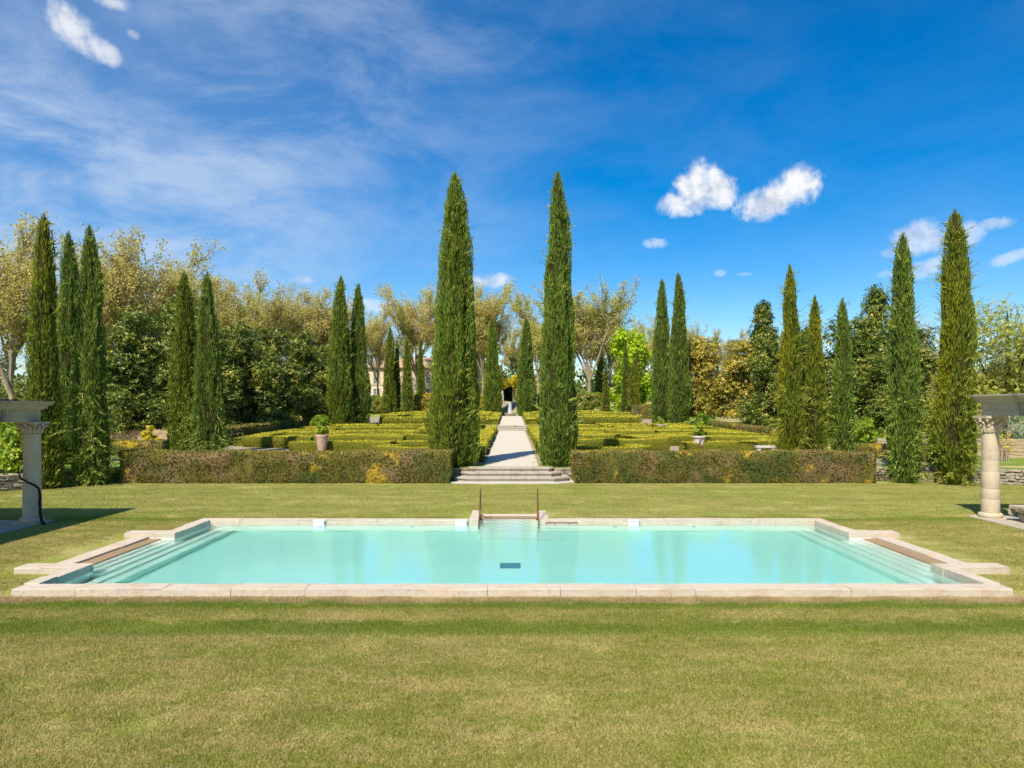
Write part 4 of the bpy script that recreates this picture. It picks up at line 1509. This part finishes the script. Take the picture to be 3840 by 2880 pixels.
# three magnolia kinds, unit proportions H = 10, radius 3
MG = []
for i, (con, mt) in enumerate(((False, 'magn'), (True, 'magn'), (False, 'magn_y'))):
    L = magn_lobes(10, 3.0, 60 + i, con)
    MG.append((leafy_crown('crown', L, 5200, 70 + i, .24, 7, mt, shell=.35), limbs(10, 2.6, 80 + i, .22).obj))
MGT = []
for i in range(3):
    o = limbs(10, 2.6, 80 + i, .22)
    me = bpy.data.meshes.new('trunk')
    me.from_pydata(o.V, [], o.F)
    me.materials.append(M['bark_dark'])
    MGT.append(me)


def magnolia(label, x, y, ztop, width, kind, rz, z0=None, group='dark leaved magnolias around the parterre'):
    z0 = ztr(y) if z0 is None else z0
    r = tag(empty('magnolia_tree', (x, y, z0), rz), label, 'tree', group)
    sz = (ztop - z0) / 10.4
    r.scale = (width / 6.0, width / 6.0, sz)
    link('crown', MG[kind][0], r)
    link('trunk', MGT[kind], r)
    return r


magnolia('dark magnolia filling the gap just right of the three far left cypresses', -28.2, 55, 11.0, 6.6, 0, .3)
magnolia('tall dark magnolia behind and right of the one by the far left cypresses', -28.5, 63, 13.6, 6.6, 0, 1.4)
magnolia('dark magnolia directly behind the left cypress pair', -24.0, 59, 10.2, 6.0, 0, 2.6)
magnolia('dark magnolia just right of the left cypress pair', -22.9, 63, 10.9, 6.6, 0, 4.1)
magnolia('third dark magnolia right of the left cypress pair, midway to the parterre corner', -22.9, 70, 11.4, 6.6, 0, 5.0)
magnolia('dark magnolia behind the dark straight hedge, second left of the corner cypresses', -22.0, 77, 11.8, 6.0, 0, .9)
magnolia('dark magnolia touching the corner cypresses of the left parterre', -21.6, 84, 11.0, 6.0, 0, 2.0)
magnolia('dark magnolia at far left seen between the shaded cypress and its neighbour', -33.5, 58, 9.8, 6.4, 0, 3.3)
magnolia('bronze-yellow magnolia just right of the corner cypresses of the right parterre', 20.6, 79, 11.5, 6.6, 2, 1.0)
magnolia('second bronze-yellow magnolia, left of the tall pyramid magnolia', 24.2, 77, 11.0, 6.2, 2, 3.0)
magnolia('tall pyramid-shaped magnolia rising left of the three right cypresses', 27.2, 80, 15.6, 7.0, 1, .5)
magnolia('dark magnolia low behind the tallest of the three right cypresses', 23.2, 67, 10.2, 5.6, 0, 3.9)
magnolia('dark magnolia between the tallest and middle right cypresses', 25.0, 63, 10.8, 6.2, 0, .2)
magnolia('dark magnolia behind the greenest of the three right cypresses', 27.6, 60, 11.2, 6.6, 0, 1.7)
magnolia('tall dark magnolia immediately left of the shaggy cypress at the hedge end', 30.4, 62, 14.2, 6.0, 1, 4.4)
magnolia('dark magnolia between the two shaggy right cypresses', 31.0, 57, 10.0, 5.6, 0, 5.5)
magnolia('dark magnolia low behind the shaggy cypress at the hedge end', 27.0, 54, 7.5, 5.2, 0, 2.9)


# ---- plane trees with thin spring leaf
def plane_proto(seed, H=20.0, spread=5.2):
    rr = random.Random(seed)
    rng = np.random.default_rng(seed)
    A = Acc()
    tips = []

    def grow_(p, d, L, r, lev):
        n = 3
        pts = [p]
        q = p.copy()
        dd = d.copy()
        for i in range(n):
            dd = (dd + Vector((rr.uniform(-.16, .16), rr.uniform(-.16, .16), rr.uniform(.02, .14)))).normalized()
            q = q + dd * (L / n)
            pts.append(q.copy())
        rs = [r * (1 - .22 * i) for i in range(n + 1)]
        A.tube(pts, rs, 7 if lev < 2 else (5 if lev < 3 else 3), cap=False)
        if lev >= 2:
            tips.append((pts, dd))
        if lev == 4:
            return
        kids = (6, 7, 6, 4)[lev]
        for i in range(kids):
            t = 1.0 if i == 0 else (rr.uniform(.55, 1.0) if lev == 0 else rr.uniform(.16, .98))
            a = t * n
            j = min(int(a), n - 1)
            b = pts[j].lerp(pts[j + 1], a - j)
            ang_ = rr.uniform(.3, .8) if lev else rr.uniform(.12, .62)
            axis = dd.orthogonal().normalized()
            axis.rotate(Matrix.Rotation(6.283 * (i + rr.random() * .6) / kids, 3, dd))
            nd = (dd * math.cos(ang_) + axis * math.sin(ang_))
            nd = (nd + Vector((0, 0, .12))).normalized()
            nl = L * (1.75, .42, .52, .58)[lev] * rr.uniform(.75, 1.15)
            grow_(b, nd, nl, r * (.50, .5, .5, .5)[lev], lev + 1)
    grow_(Vector((0, 0, -.3)), Vector((0, 0, 1)), H * .26, .34, 0)
    zmax = max(v[2] for v in A.V)
    sc = H / zmax
    A.V = [(v[0] * sc * .92, v[1] * sc * .92, v[2] * sc) for v in A.V]
    me = bpy.data.meshes.new('trunk')
    me.from_pydata(A.V, [], A.F)
    me.materials.append(M['bark_plane'])
    P, D = [], []
    for pts, dd in tips:
        for i in range(5):
            a = rr.uniform(.3, 3)
            j = min(int(a), 2)
            b = pts[j].lerp(pts[j + 1], a - j)
            P.append((b.x * sc * .92, b.y * sc * .92, b.z * sc))
            D.append(dd)
    P = np.array(P)
    n = len(P)
    per = 3
    P = np.repeat(P, per, 0) + rng.normal(size=(n * per, 3)) * .22
    D = unit(np.repeat(np.array(D), per, 0) * .4 + rng.normal(size=(n * per, 3)) * .7)
    L = .21 * (.6 + .7 * rng.random(n * per))
    V, F = cards(P, D, rand_side(D, rng), L, L * .75, .1)
    t = np.repeat(np.clip(.5 * rng.random(n * per) + .5 * vnoise(P * .6, seed), 0, 1), 4)
    return np_mesh('crown', V, [F], M['plane'], t), me


PLANES = [plane_proto(s) for s in (3, 8, 21)]
PL = [(-41.8, 62, 19.7, 'at the far left edge of the frame'), (-39.9, 66, 19.7, 'behind the shaded far left cypress'), (-38.0, 70, 20.1, 'peeping out just right of the three far left cypresses'),
      (-36.9, 74, 20.9, 'above the first dark magnolia on the left'), (-37.2, 80, 20.7, 'left of the left cypress pair, above the dark magnolias'), (-36.7, 88, 20.4, 'behind the left cypress pair'),
      (-35.1, 94, 20.4, 'just right of the left cypress pair'), (-32.9, 98, 19.9, 'second to the right of the left cypress pair'), (-31.0, 104, 21.3, 'midway between the cypress pair and the parterre corner'),
      (-28.2, 108, 20.7, 'just left of the parterre corner cypresses'), (-25.7, 112, 20.3, 'directly behind the left parterre corner cypresses'), (-21.2, 118, 19.7, 'behind the far left row of small cypresses'),
      (-15.4, 122, 24.0, 'in front of the house facade, left of the tall cypress'), (-10.5, 126, 25.0, 'hidden partly by the tall left cypress'), (-4.6, 118, 23.3, 'just right of the tall left cypress'),
      (-3.3, 124, 24.9, 'in the middle between the two tallest cypresses'), (4.3, 118, 24.0, 'just left of the tall right cypress'), (11.2, 110, 23.1, 'with the widest crown, right of the tall right cypress'),
      (15.6, 117, 21.5, 'behind the bright green maple'), (22.9, 125, 20.0, 'left of the smooth right corner cypresses'), (30.0, 125, 18.0, 'right of the smooth right corner cypresses'),
      (37.0, 130, 17.5, 'low above the bronze magnolias'), (8.4, 137, 20.5, 'deep in the background just right of the tall right cypress'),
      (19.6, 139, 19.0, 'deep in the background behind the maple'), (26.5, 134, 18.5, 'deep in the background behind the smooth right corner cypresses'),
      (.8, 141, 21.0, 'far behind the fountain between its two cypresses'), (-7.2, 143, 20.5, 'rising over the roof of the stone house')]
for i, (x, y, zt, lab) in enumerate(PL):
    z0 = ztr(y)
    r = tag(empty('plane_tree', (x, y, z0), i * 1.7), 'thin-leaved tan plane tree ' + lab, 'tree', 'tall plane trees with thin spring leaves')
    s = (zt - z0) / 20.0
    wdt = 1.25 if 'widest' in lab else 1.05
    r.scale = (s * wdt, s * wdt, s)
    cr, tr = PLANES[i % 3]
    link('trunk', tr, r)
    link('crown', cr, r)


# ---- other trees and shrubs
def simple_tree(name, label, loc, lobes, n, leaf, per, mat, seed, trunk, bark, group=None, cat='tree', wratio=.45, shell=.45, bias=0):
    r = tag(empty(name, loc), label, cat, group)
    link('crown', leafy_crown('crown', lobes, n, seed, leaf, per, mat, wratio, shell, bias), r)
    if trunk:
        H = max(l[2] + l[3] for l in lobes)
        limbs(H, max(abs(l[0]) + l[3] * .5 for l in lobes), seed, trunk, .22).obj('trunk', M[bark], r)
    return r


def cloud_lobes(H, Rr, seed, k=16, z0=.3, conic=.4):
    rr = random.Random(seed)
    L = []
    for i in range(k):
        t = rr.uniform(z0, .9)
        pr = max(.15, math.sqrt(max(0, 1 - ((t - .5) / .58) ** 2)) * (1 - conic * max(0, t - .4)))
        a = rr.uniform(0, 6.283)
        q = Rr * pr * rr.uniform(.3, .75)
        L.append((q * math.cos(a), q * math.sin(a), H * t, Rr * rr.uniform(.3, .45)))
    return L


simple_tree('maple_tree', 'bright lime-green young maple behind the right parterre', (15.9, 101, 2.2), cloud_lobes(12.3, 4.1, 5, 26, .15, .55), 4800, .30, 5, 'maple', 41, .22, 'bark_dark', wratio=.7)
simple_tree('oak_tree', 'rounded yellow-green spring oak above the right stone beam', (38.8, 58, .9), cloud_lobes(10.3, 6.0, 6, 26, .25), 7000, .19, 6, 'oak', 42, .35, 'bark_dark', group='pale spring oaks at the right edge')
simple_tree('oak_tree', 'second yellow-green spring oak at the very right edge of the frame', (47.5, 62, .9), cloud_lobes(10.0, 6.4, 7, 26, .25), 7000, .19, 6, 'oak', 43, .35, 'bark_dark', group='pale spring oaks at the right edge')
simple_tree('oak_tree', 'distant pale oak between the tall shaggy cypress and the beam', (45, 84, 1.5), cloud_lobes(9.5, 6, 8, 22, .25), 2600, .26, 6, 'oak', 44, .35, 'bark_dark', group='pale spring oaks at the right edge')
# bare tree
r = tag(empty('bare_tree', (36.5, 64, .9), .4), 'greyish still bare tree between the two shaggy right cypresses', 'tree')
r.scale = (.62, .62, .60)
bt = PLANES[1][1].copy()
bt.name = 'trunk'
bt.materials.clear()
bt.materials.append(M['bark_bare'])
link('trunk', bt, r)
link('crown', leafy_crown('crown', cloud_lobes(18, 5, 9, 20, .4), 500, 45, .25, 4, 'oak'), r)

for (x, y, H_, sd) in ((-20.9, 31.9, 2.4, 1), (-22.9, 32.3, 2.7, 2)):
    simple_tree('leafy_bush', ('bright green leafy bush behind the left stone column' if sd == 1 else 'bright green leafy bush at the very left edge under the stone beam'), (x, y, .55), cloud_lobes(H_, 1.5, sd + 20, 12, .15, .2), 900, .17, 6, 'bush', 50 + sd, .05, 'bark_dark', 'bright bushes behind the left wall', 'bush', .6)
simple_tree('yellow_bush', 'small yellow-leaved bush before the shaded tan wall on the left', (-24.7, 50.5, ztr(50)), cloud_lobes(1.35, .75, 31, 8, .2, .2), 320, .16, 6, 'yellowbush', 53, .03, 'bark_dark', None, 'bush', .6)
simple_tree('topiary_shrub', 'rounded green clipped shrub at the foot of the left corner cypresses', (-18.5, 71.5, ztr(71)), [(0, 0, .65, .95, .8), (0, 0, 1.1, .72, .8)], 520, .22, 6, 'bush', 54, .05, 'bark_dark', 'rounded shrubs at the parterre corners', 'shrub', .45, .8, -.1)
simple_tree('topiary_shrub', 'feathery green shrub at the foot of the right corner cypresses', (18.4, 71.5, ztr(71)), [(0, 0, .55, .75, .9), (0, 0, 1.15, .62, 1.0)], 420, .26, 6, 'bush', 55, .05, 'bark_dark', 'rounded shrubs at the parterre corners', 'shrub', .3, .7, -.2)
for i, (x, y, H_, lab) in enumerate(((24.0, 50, 2.0, 'green shrub left of the shaggy cypress at the hedge end, on bare tan soil'), (31.5, 52, 2.3, 'green shrub seen between the two shaggy right cypresses'), (-6.0, 103.2, 1.2, 'low green shrub left of the fountain'), (-26.5, 88, 2.0, 'low green shrub beneath the dark magnolias on the left'))):
    simple_tree('leafy_shrub', lab, (x, y, ztr(y)), cloud_lobes(H_, 1.2, 60 + i, 10, .2, .2), 420, .2, 6, 'bush', 61 + i, .05, 'bark_dark', 'small leafy shrubs in the garden', 'shrub', .5)
for i, (x, y, lab) in enumerate(((36.2, 54, 'grey-green olive tree behind the right column, left one'), (39.6, 55, 'grey-green olive tree behind the right column, right one'))):
    simple_tree('olive_tree', lab, (x, y, ztr(y)), cloud_lobes(2.3, 1.9, 70 + i, 10, .3, .2), 900, .16, 6, 'olive', 71 + i, .1, 'bark_bare', 'olive trees behind the right column', 'tree', .3)
# cane shrubs
for i, (x, y, lab, k, lf) in enumerate(((25.3, 38.4, 'upright bare canes with a few yellow leaves behind the sunlit right column', 18, 60), (28.3, 48, 'reddish bare canes behind the shaggy cypress at the hedge end', 16, 25))):
    rr = random.Random(i)
    r = tag(empty('cane_shrub', (x, y, ztr(y))), lab, 'shrub', 'upright cane shrubs on the right')
    A = Acc()
    for j in range(k):
        a, b = rr.uniform(-.45, .45), rr.uniform(-.3, .3)
        hh = rr.uniform(.9, 1.5)
        A.tube([(a, b, 0), (a * 1.1, b, hh * .5), (a * 1.25, b * 1.2, hh)], [.025, .02, .012], 5)
    A.obj('canes', M['bark_bare'], r)
    link('leaves', leafy_crown('leaves', [(0.2, 0, .9, .5, 1.2)], lf, 90 + i, .14, 4, 'yellowbush'), r)

# distant evergreen wood closing the view
rng = np.random.default_rng(5)
n = 900
X = rng.uniform(-260, 260, n)
Y = rng.uniform(152, 250, n)
lob = [(x, y, 5.5 + h_ * .45, h_ * .62) for x, y, h_ in zip(X, Y, rng.uniform(4, 9.5, n))]
dw = link('distant_wood', leafy_crown('distant_wood', lob, 22000, 6, 1.1, 4, 'darkwood', .6, .5))
dw['kind'] = 'stuff'

# ------------------------------------------------------------------ pots, bench, house, arbor
def pot(label, x, y, H_, d_, straight, plant_h, seed):
    r = tag(empty('plant_pot', (x, y, ztr(y) + .012)), label, 'plant pot', 'pale clay pots in the parterre')
    R_ = d_ / 2
    A = Acc()
    if straight:
        A.lathe([(R_ * .74, 0), (R_ * .76, .05), (R_ * .86, H_ * .8), (R_ * .88, H_ * .86), (R_, H_ * .88), (R_ * 1.02, H_ * .97), (R_ * .98, H_), (R_ * .8, H_), (R_ * .8, H_ * .9), (.01, H_ * .9)], 26)
    else:
        A.lathe([(R_ * .55, 0), (R_ * .6, .06), (R_ * .72, H_ * .3), (R_ * .9, H_ * .7), (R_ * .9, H_ * .8), (R_, H_ * .86), (R_ * 1.03, H_ * .95), (R_, H_), (R_ * .85, H_), (R_ * .82, H_ * .9), (.01, H_ * .9)], 26)
    A.obj('pot_body', M['whitestone'] if straight else M['terracotta'], r, True)
    if straight:
        A = Acc()       # raised reddish relief on the front
        f = -R_ * .86
        for (p, q) in (((-.05, .82), (-.05, .35)), ((-.05, .62), (.08, .84)), ((-.04, .6), (.09, .36)), ((-.16, .45), (-.05, .62)), ((-.12, .36), (.0, .34)), ((.09, .36), (.15, .42))):
            A.tube([(p[0], f + .25 * p[0] ** 2 - .005 * 0 - .01, p[1] * H_), (q[0], f + .25 * q[0] ** 2 - .01, q[1] * H_)], .022, 5)
        A.obj('relief', M['rust'], r)
    else:
        A = Acc()       # garland swags
        for i in range(5):
            a0 = 1.2566 * i
            A.tube([((R_ * .93 - .05 * math.sin(t * math.pi)) * math.cos(a0 + 1.2566 * t), (R_ * .93 - .05 * math.sin(t * math.pi)) * math.sin(a0 + 1.2566 * t), H_ * (.72 - .16 * math.sin(t * math.pi))) for t in (0, .2, .4, .6, .8, 1)], .02, 5)
        A.obj('garland', M['terracotta'], r)
    A = Acc()
    rr = random.Random(seed)
    for i in range(5):
        a = rr.uniform(0, 6.28)
        A.tube([(0, 0, H_ * .9), (.1 * math.cos(a), .1 * math.sin(a), H_ + plant_h * .4), (.25 * math.cos(a), .25 * math.sin(a), H_ + plant_h * .8)], [.02, .015, .006], 5)
    A.obj('stems', M['bark_dark'], r)
    link('leaves', leafy_crown('leaves', cloud_lobes(plant_h, R_ * .85, seed, 8, .15, .3), 150, seed, .14, 6, 'bush', .5), r).location = (0, 0, H_ * .92)
    return r


pot('pale terracotta pot with garlands and a small plant in the left parterre', -11.25, 43.8, 1.10, .74, False, .62, 3)
pot('whitish stone pot with a reddish relief and a leafy plant in the right parterre', 11.1, 43.9, 1.02, .78, True, .95, 4)
pot('small pot half hidden by box hedges near the left corner cypresses', -17.0, 66.0, .75, .55, False, .5, 5)
pot('small distant pot at the far end of the left parterre before the yellow hedge', -11.2, 102.5, 1.0, .95, False, .3, 6)
pot('small distant pink pot at the far end of the right parterre', 11.8, 102.5, 1.0, .95, False, .3, 7)
pot('low pot with a shrub in the middle of the right parterre near the corner cypresses', 14.0, 69.5, .8, .7, True, .9, 8)

b = tag(empty('stone_bench', (14.45, 42.2, ztr(42.2))), 'white stone bench at the foot of the three right cypresses', 'bench')
link('seat', box_me('seat', (-.55, -.22, .42), (.55, .22, .56), M['whitestone'], .02, 1), b)
for x in (-.4, .4):
    link('leg', box_me('leg', (x - .1, -.18, 0), (x + .1, .18, .418), M['whitestone'], .015, 1), b)

# house
HY = 129.0
hz = 4.6
h = tag(empty('country_house', (-13, HY, hz)), 'pale stone country house with a tiled roof glimpsed behind the garden trees', 'house')
link('wall', box_me('wall', (-12, 0, -.5), (8.0, 9, 5.9), M['facade']), h)
link('string_course', box_me('string_course', (-12.05, -.08, 2.75), (8.05, -.002, 2.95), M['coping']), h)
link('cornice', box_me('cornice', (-12.2, -.28, 5.62), (8.2, -.002, 5.92), M['coping'], .04), h)
mesh('roof', [(-12.5, -.5, 5.93), (8.5, -.5, 5.93), (8.5, 9.5, 5.93), (-12.5, 9.5, 5.93), (-10.5, 4.5, 7.9), (6.5, 4.5, 7.9), (-12.5, -.5, 5.8), (8.5, -.5, 5.8), (8.5, 9.5, 5.8), (-12.5, 9.5, 5.8)],
     [(0, 1, 5, 4), (1, 2, 5), (2, 3, 4, 5), (3, 0, 4), (0, 6, 7, 1), (1, 7, 8, 2), (2, 8, 9, 3), (3, 9, 6, 0), (6, 9, 8, 7)], M['rooftile'], h)
for row, (z0, z1) in enumerate(((.2, 2.1), (3.15, 5.1))):
    for i in range(7):
        x = -10.6 + i * 2.85
        A = Acc()
        for (a, b_) in (((x - .62, -.07, z0 - .1), (x - .5, -.004, z1 + .1)), ((x + .5, -.07, z0 - .1), (x + .62, -.004, z1 + .1)), ((x - .498, -.07, z1), (x + .498, -.004, z1 + .1)), ((x - .498, -.09, z0 - .1), (x + .498, -.004, z0))):
            A.box(a, b_)
        f = A.obj('window', M['coping'], h)
        A = Acc()
        A.box((x - .5, -.02, z0), (x + .5, -.008, z1))
        A.obj('pane', M['glass'], f)
        A = Acc()
        A.box((x - .03, -.045, z0), (x + .03, -.022, z1))
        for q in (.25, .5, .75):
            zz = z0 + (z1 - z0) * q
            A.box((x - .5, -.042, zz - .025), (x - .032, -.022, zz + .025))
            A.box((x + .032, -.042, zz - .025), (x + .5, -.022, zz + .025))
        A.obj('glazing_bars', M['frame'], f)
h2 = tag(empty('garden_pavilion', (-1.0, 125, 4.6)), 'low stone building with a dark doorway at the top of the far stair', 'building')
A = Acc()
A.box((-4.0, 0, -.4), (-.55, 4, 3.3))
A.box((1.05, 0, -.4), (6.0, 4, 3.3))
A.box((-.548, 0.003, 2.4), (1.048, 4, 3.29))
A.obj('wall', M['facade'], h2)
link('doorway', box_me('doorway', (-.54, .5, -.4), (1.04, .6, 2.39), M['dark']), h2)
link('roof', box_me('roof', (-4.2, -.25, 3.31), (6.2, 4.2, 3.5), M['rooftile'], .03), h2)
link('chimney', box_me('chimney', (-1.7, 1.5, 3.51), (-1.1, 2.1, 5.2), M['facade'], .02), h2)
simple_tree('climbing_greenery', 'yellow-green climber over the dark doorway at the top of the far stair', (.7, 123.4, 4.5), [(0.9, 0, 1.6, 1.0, 1.5), (-.2, .2, 3.4, 1.2, .8), (-2.2, .2, 3.0, 1.0, .9), (1.8, .2, 3.2, 1.2, .8)], 700, .35, 6, 'yellowbush', 91, .06, 'bark_dark', None, 'climbing plant', .6)
# arbor
ar_ = tag(empty('garden_arbor', (17.9, 113.5, ztr(113.5))), 'dark flat-topped garden arbor in front of the bright green maple', 'arbor')
for x in (-2.7, 2.7):
    for y in (-1.2, 1.2):
        A = Acc()
        A.tube([(x, y, -.1), (x, y, 2.3)], .07, 7)
        A.obj('post', M['bark_bare'], ar_)
for i in range(9):
    link('slat', box_me('slat', (-3.1 + i * .7, -1.5, 2.31 + .02 * (i % 2)), (-2.75 + i * .7, 1.5, 2.62 + .05 * (i % 3)), M['iron']), ar_)


# ------------------------------------------------------------------ grass
def grass_object(name, rects, per_m2, patch_r, blades, bw, bh, seed):
    """blades of lawn grass: one patch mesh scattered by geometry nodes over rectangles of the lawn"""
    rng = np.random.default_rng(seed)
    n = blades
    rad = patch_r * np.sqrt(rng.random(n))
    a = rng.random(n) * 2 * np.pi
    P = np.stack([rad * np.cos(a), rad * np.sin(a), np.full(n, -.004)], 1)
    D = unit(np.stack([rng.normal(size=n) * .75, rng.normal(size=n) * .75, np.ones(n)], 1))
    L = bh * (.45 + .9 * rng.random(n))
    S = rand_side(D, rng)
    Wd = bw * (.6 + .8 * rng.random(n))
    V = np.empty((n, 3, 3))
    V[:, 0] = P - S * Wd[:, None] / 2
    V[:, 1] = P + S * Wd[:, None] / 2
    V[:, 2] = P + D * L[:, None]
    me = np_mesh(name, V.reshape(-1, 3), [np.arange(3 * n).reshape(n, 3)], M['blade'], np.repeat(rng.random(n), 3))
    o = link(name, me)
    o['kind'] = 'stuff'
    ng = bpy.data.node_groups.new('scatter_grass', 'GeometryNodeTree')
    ng.interface.new_socket('Geometry', in_out='INPUT', socket_type='NodeSocketGeometry')
    ng.interface.new_socket('Geometry', in_out='OUTPUT', socket_type='NodeSocketGeometry')
    gi = ng.nodes.new('NodeGroupInput')
    go = ng.nodes.new('NodeGroupOutput')
    jn = ng.nodes.new('GeometryNodeJoinGeometry')
    for (x0, x1, y0, y1) in rects:
        gd = ng.nodes.new('GeometryNodeMeshGrid')
        gd.inputs['Size X'].default_value = x1 - x0
        gd.inputs['Size Y'].default_value = y1 - y0
        gd.inputs['Vertices X'].default_value = 2
        gd.inputs['Vertices Y'].default_value = 2
        tr = ng.nodes.new('GeometryNodeTransform')
        tr.inputs['Translation'].default_value = ((x0 + x1) / 2, (y0 + y1) / 2, 0)
        ng.links.new(gd.outputs[0], tr.inputs[0])
        ng.links.new(tr.outputs[0], jn.inputs[0])
    ds = ng.nodes.new('GeometryNodeDistributePointsOnFaces')
    ds.inputs['Density'].default_value = per_m2
    ds.inputs['Seed'].default_value = seed
    rv = ng.nodes.new('FunctionNodeRandomValue')
    rv.data_type = 'FLOAT_VECTOR'
    rv.inputs[0].default_value = (0, 0, 0)
    rv.inputs[1].default_value = (0, 0, 6.283)
    ip = ng.nodes.new('GeometryNodeInstanceOnPoints')
    ng.links.new(jn.outputs[0], ds.inputs[0])
    ng.links.new(ds.outputs[0], ip.inputs['Points'])
    ng.links.new(gi.outputs[0], ip.inputs['Instance'])
    ng.links.new(rv.outputs[0], ip.inputs['Rotation'])
    ng.links.new(ip.outputs[0], go.inputs[0])
    md = o.modifiers.new('scatter', 'NODES')
    md.node_group = ng
    return o


grass_object('lawn_grass', [(-10.5, 10.5, 5.5, 13.15)], 30, .32, 420, .009, .040, 1)
grass_object('lawn_grass', [(-15.5, -10.6, 9, 14.3), (10.6, 15.5, 9, 14.3), (-19, -10.7, 14.4, 22.4), (10.7, 19, 14.4, 22.4), (-10.6, -9.4, 13.4, 14.9), (9.4, 10.6, 13.4, 14.9), (-10.6, -9.4, 20.1, 22.4), (9.4, 10.6, 20.1, 22.4)], 20, .40, 260, .012, .034, 2)
grass_object('lawn_grass', [(-23, -1.8, 22.3, 32.9), (1.6, 23, 22.3, 32.9), (-1.8, 1.6, 24, 32.6), (-3.2, 17, 32.9, 33.15)], 13, .48, 170, .017, .036, 3)
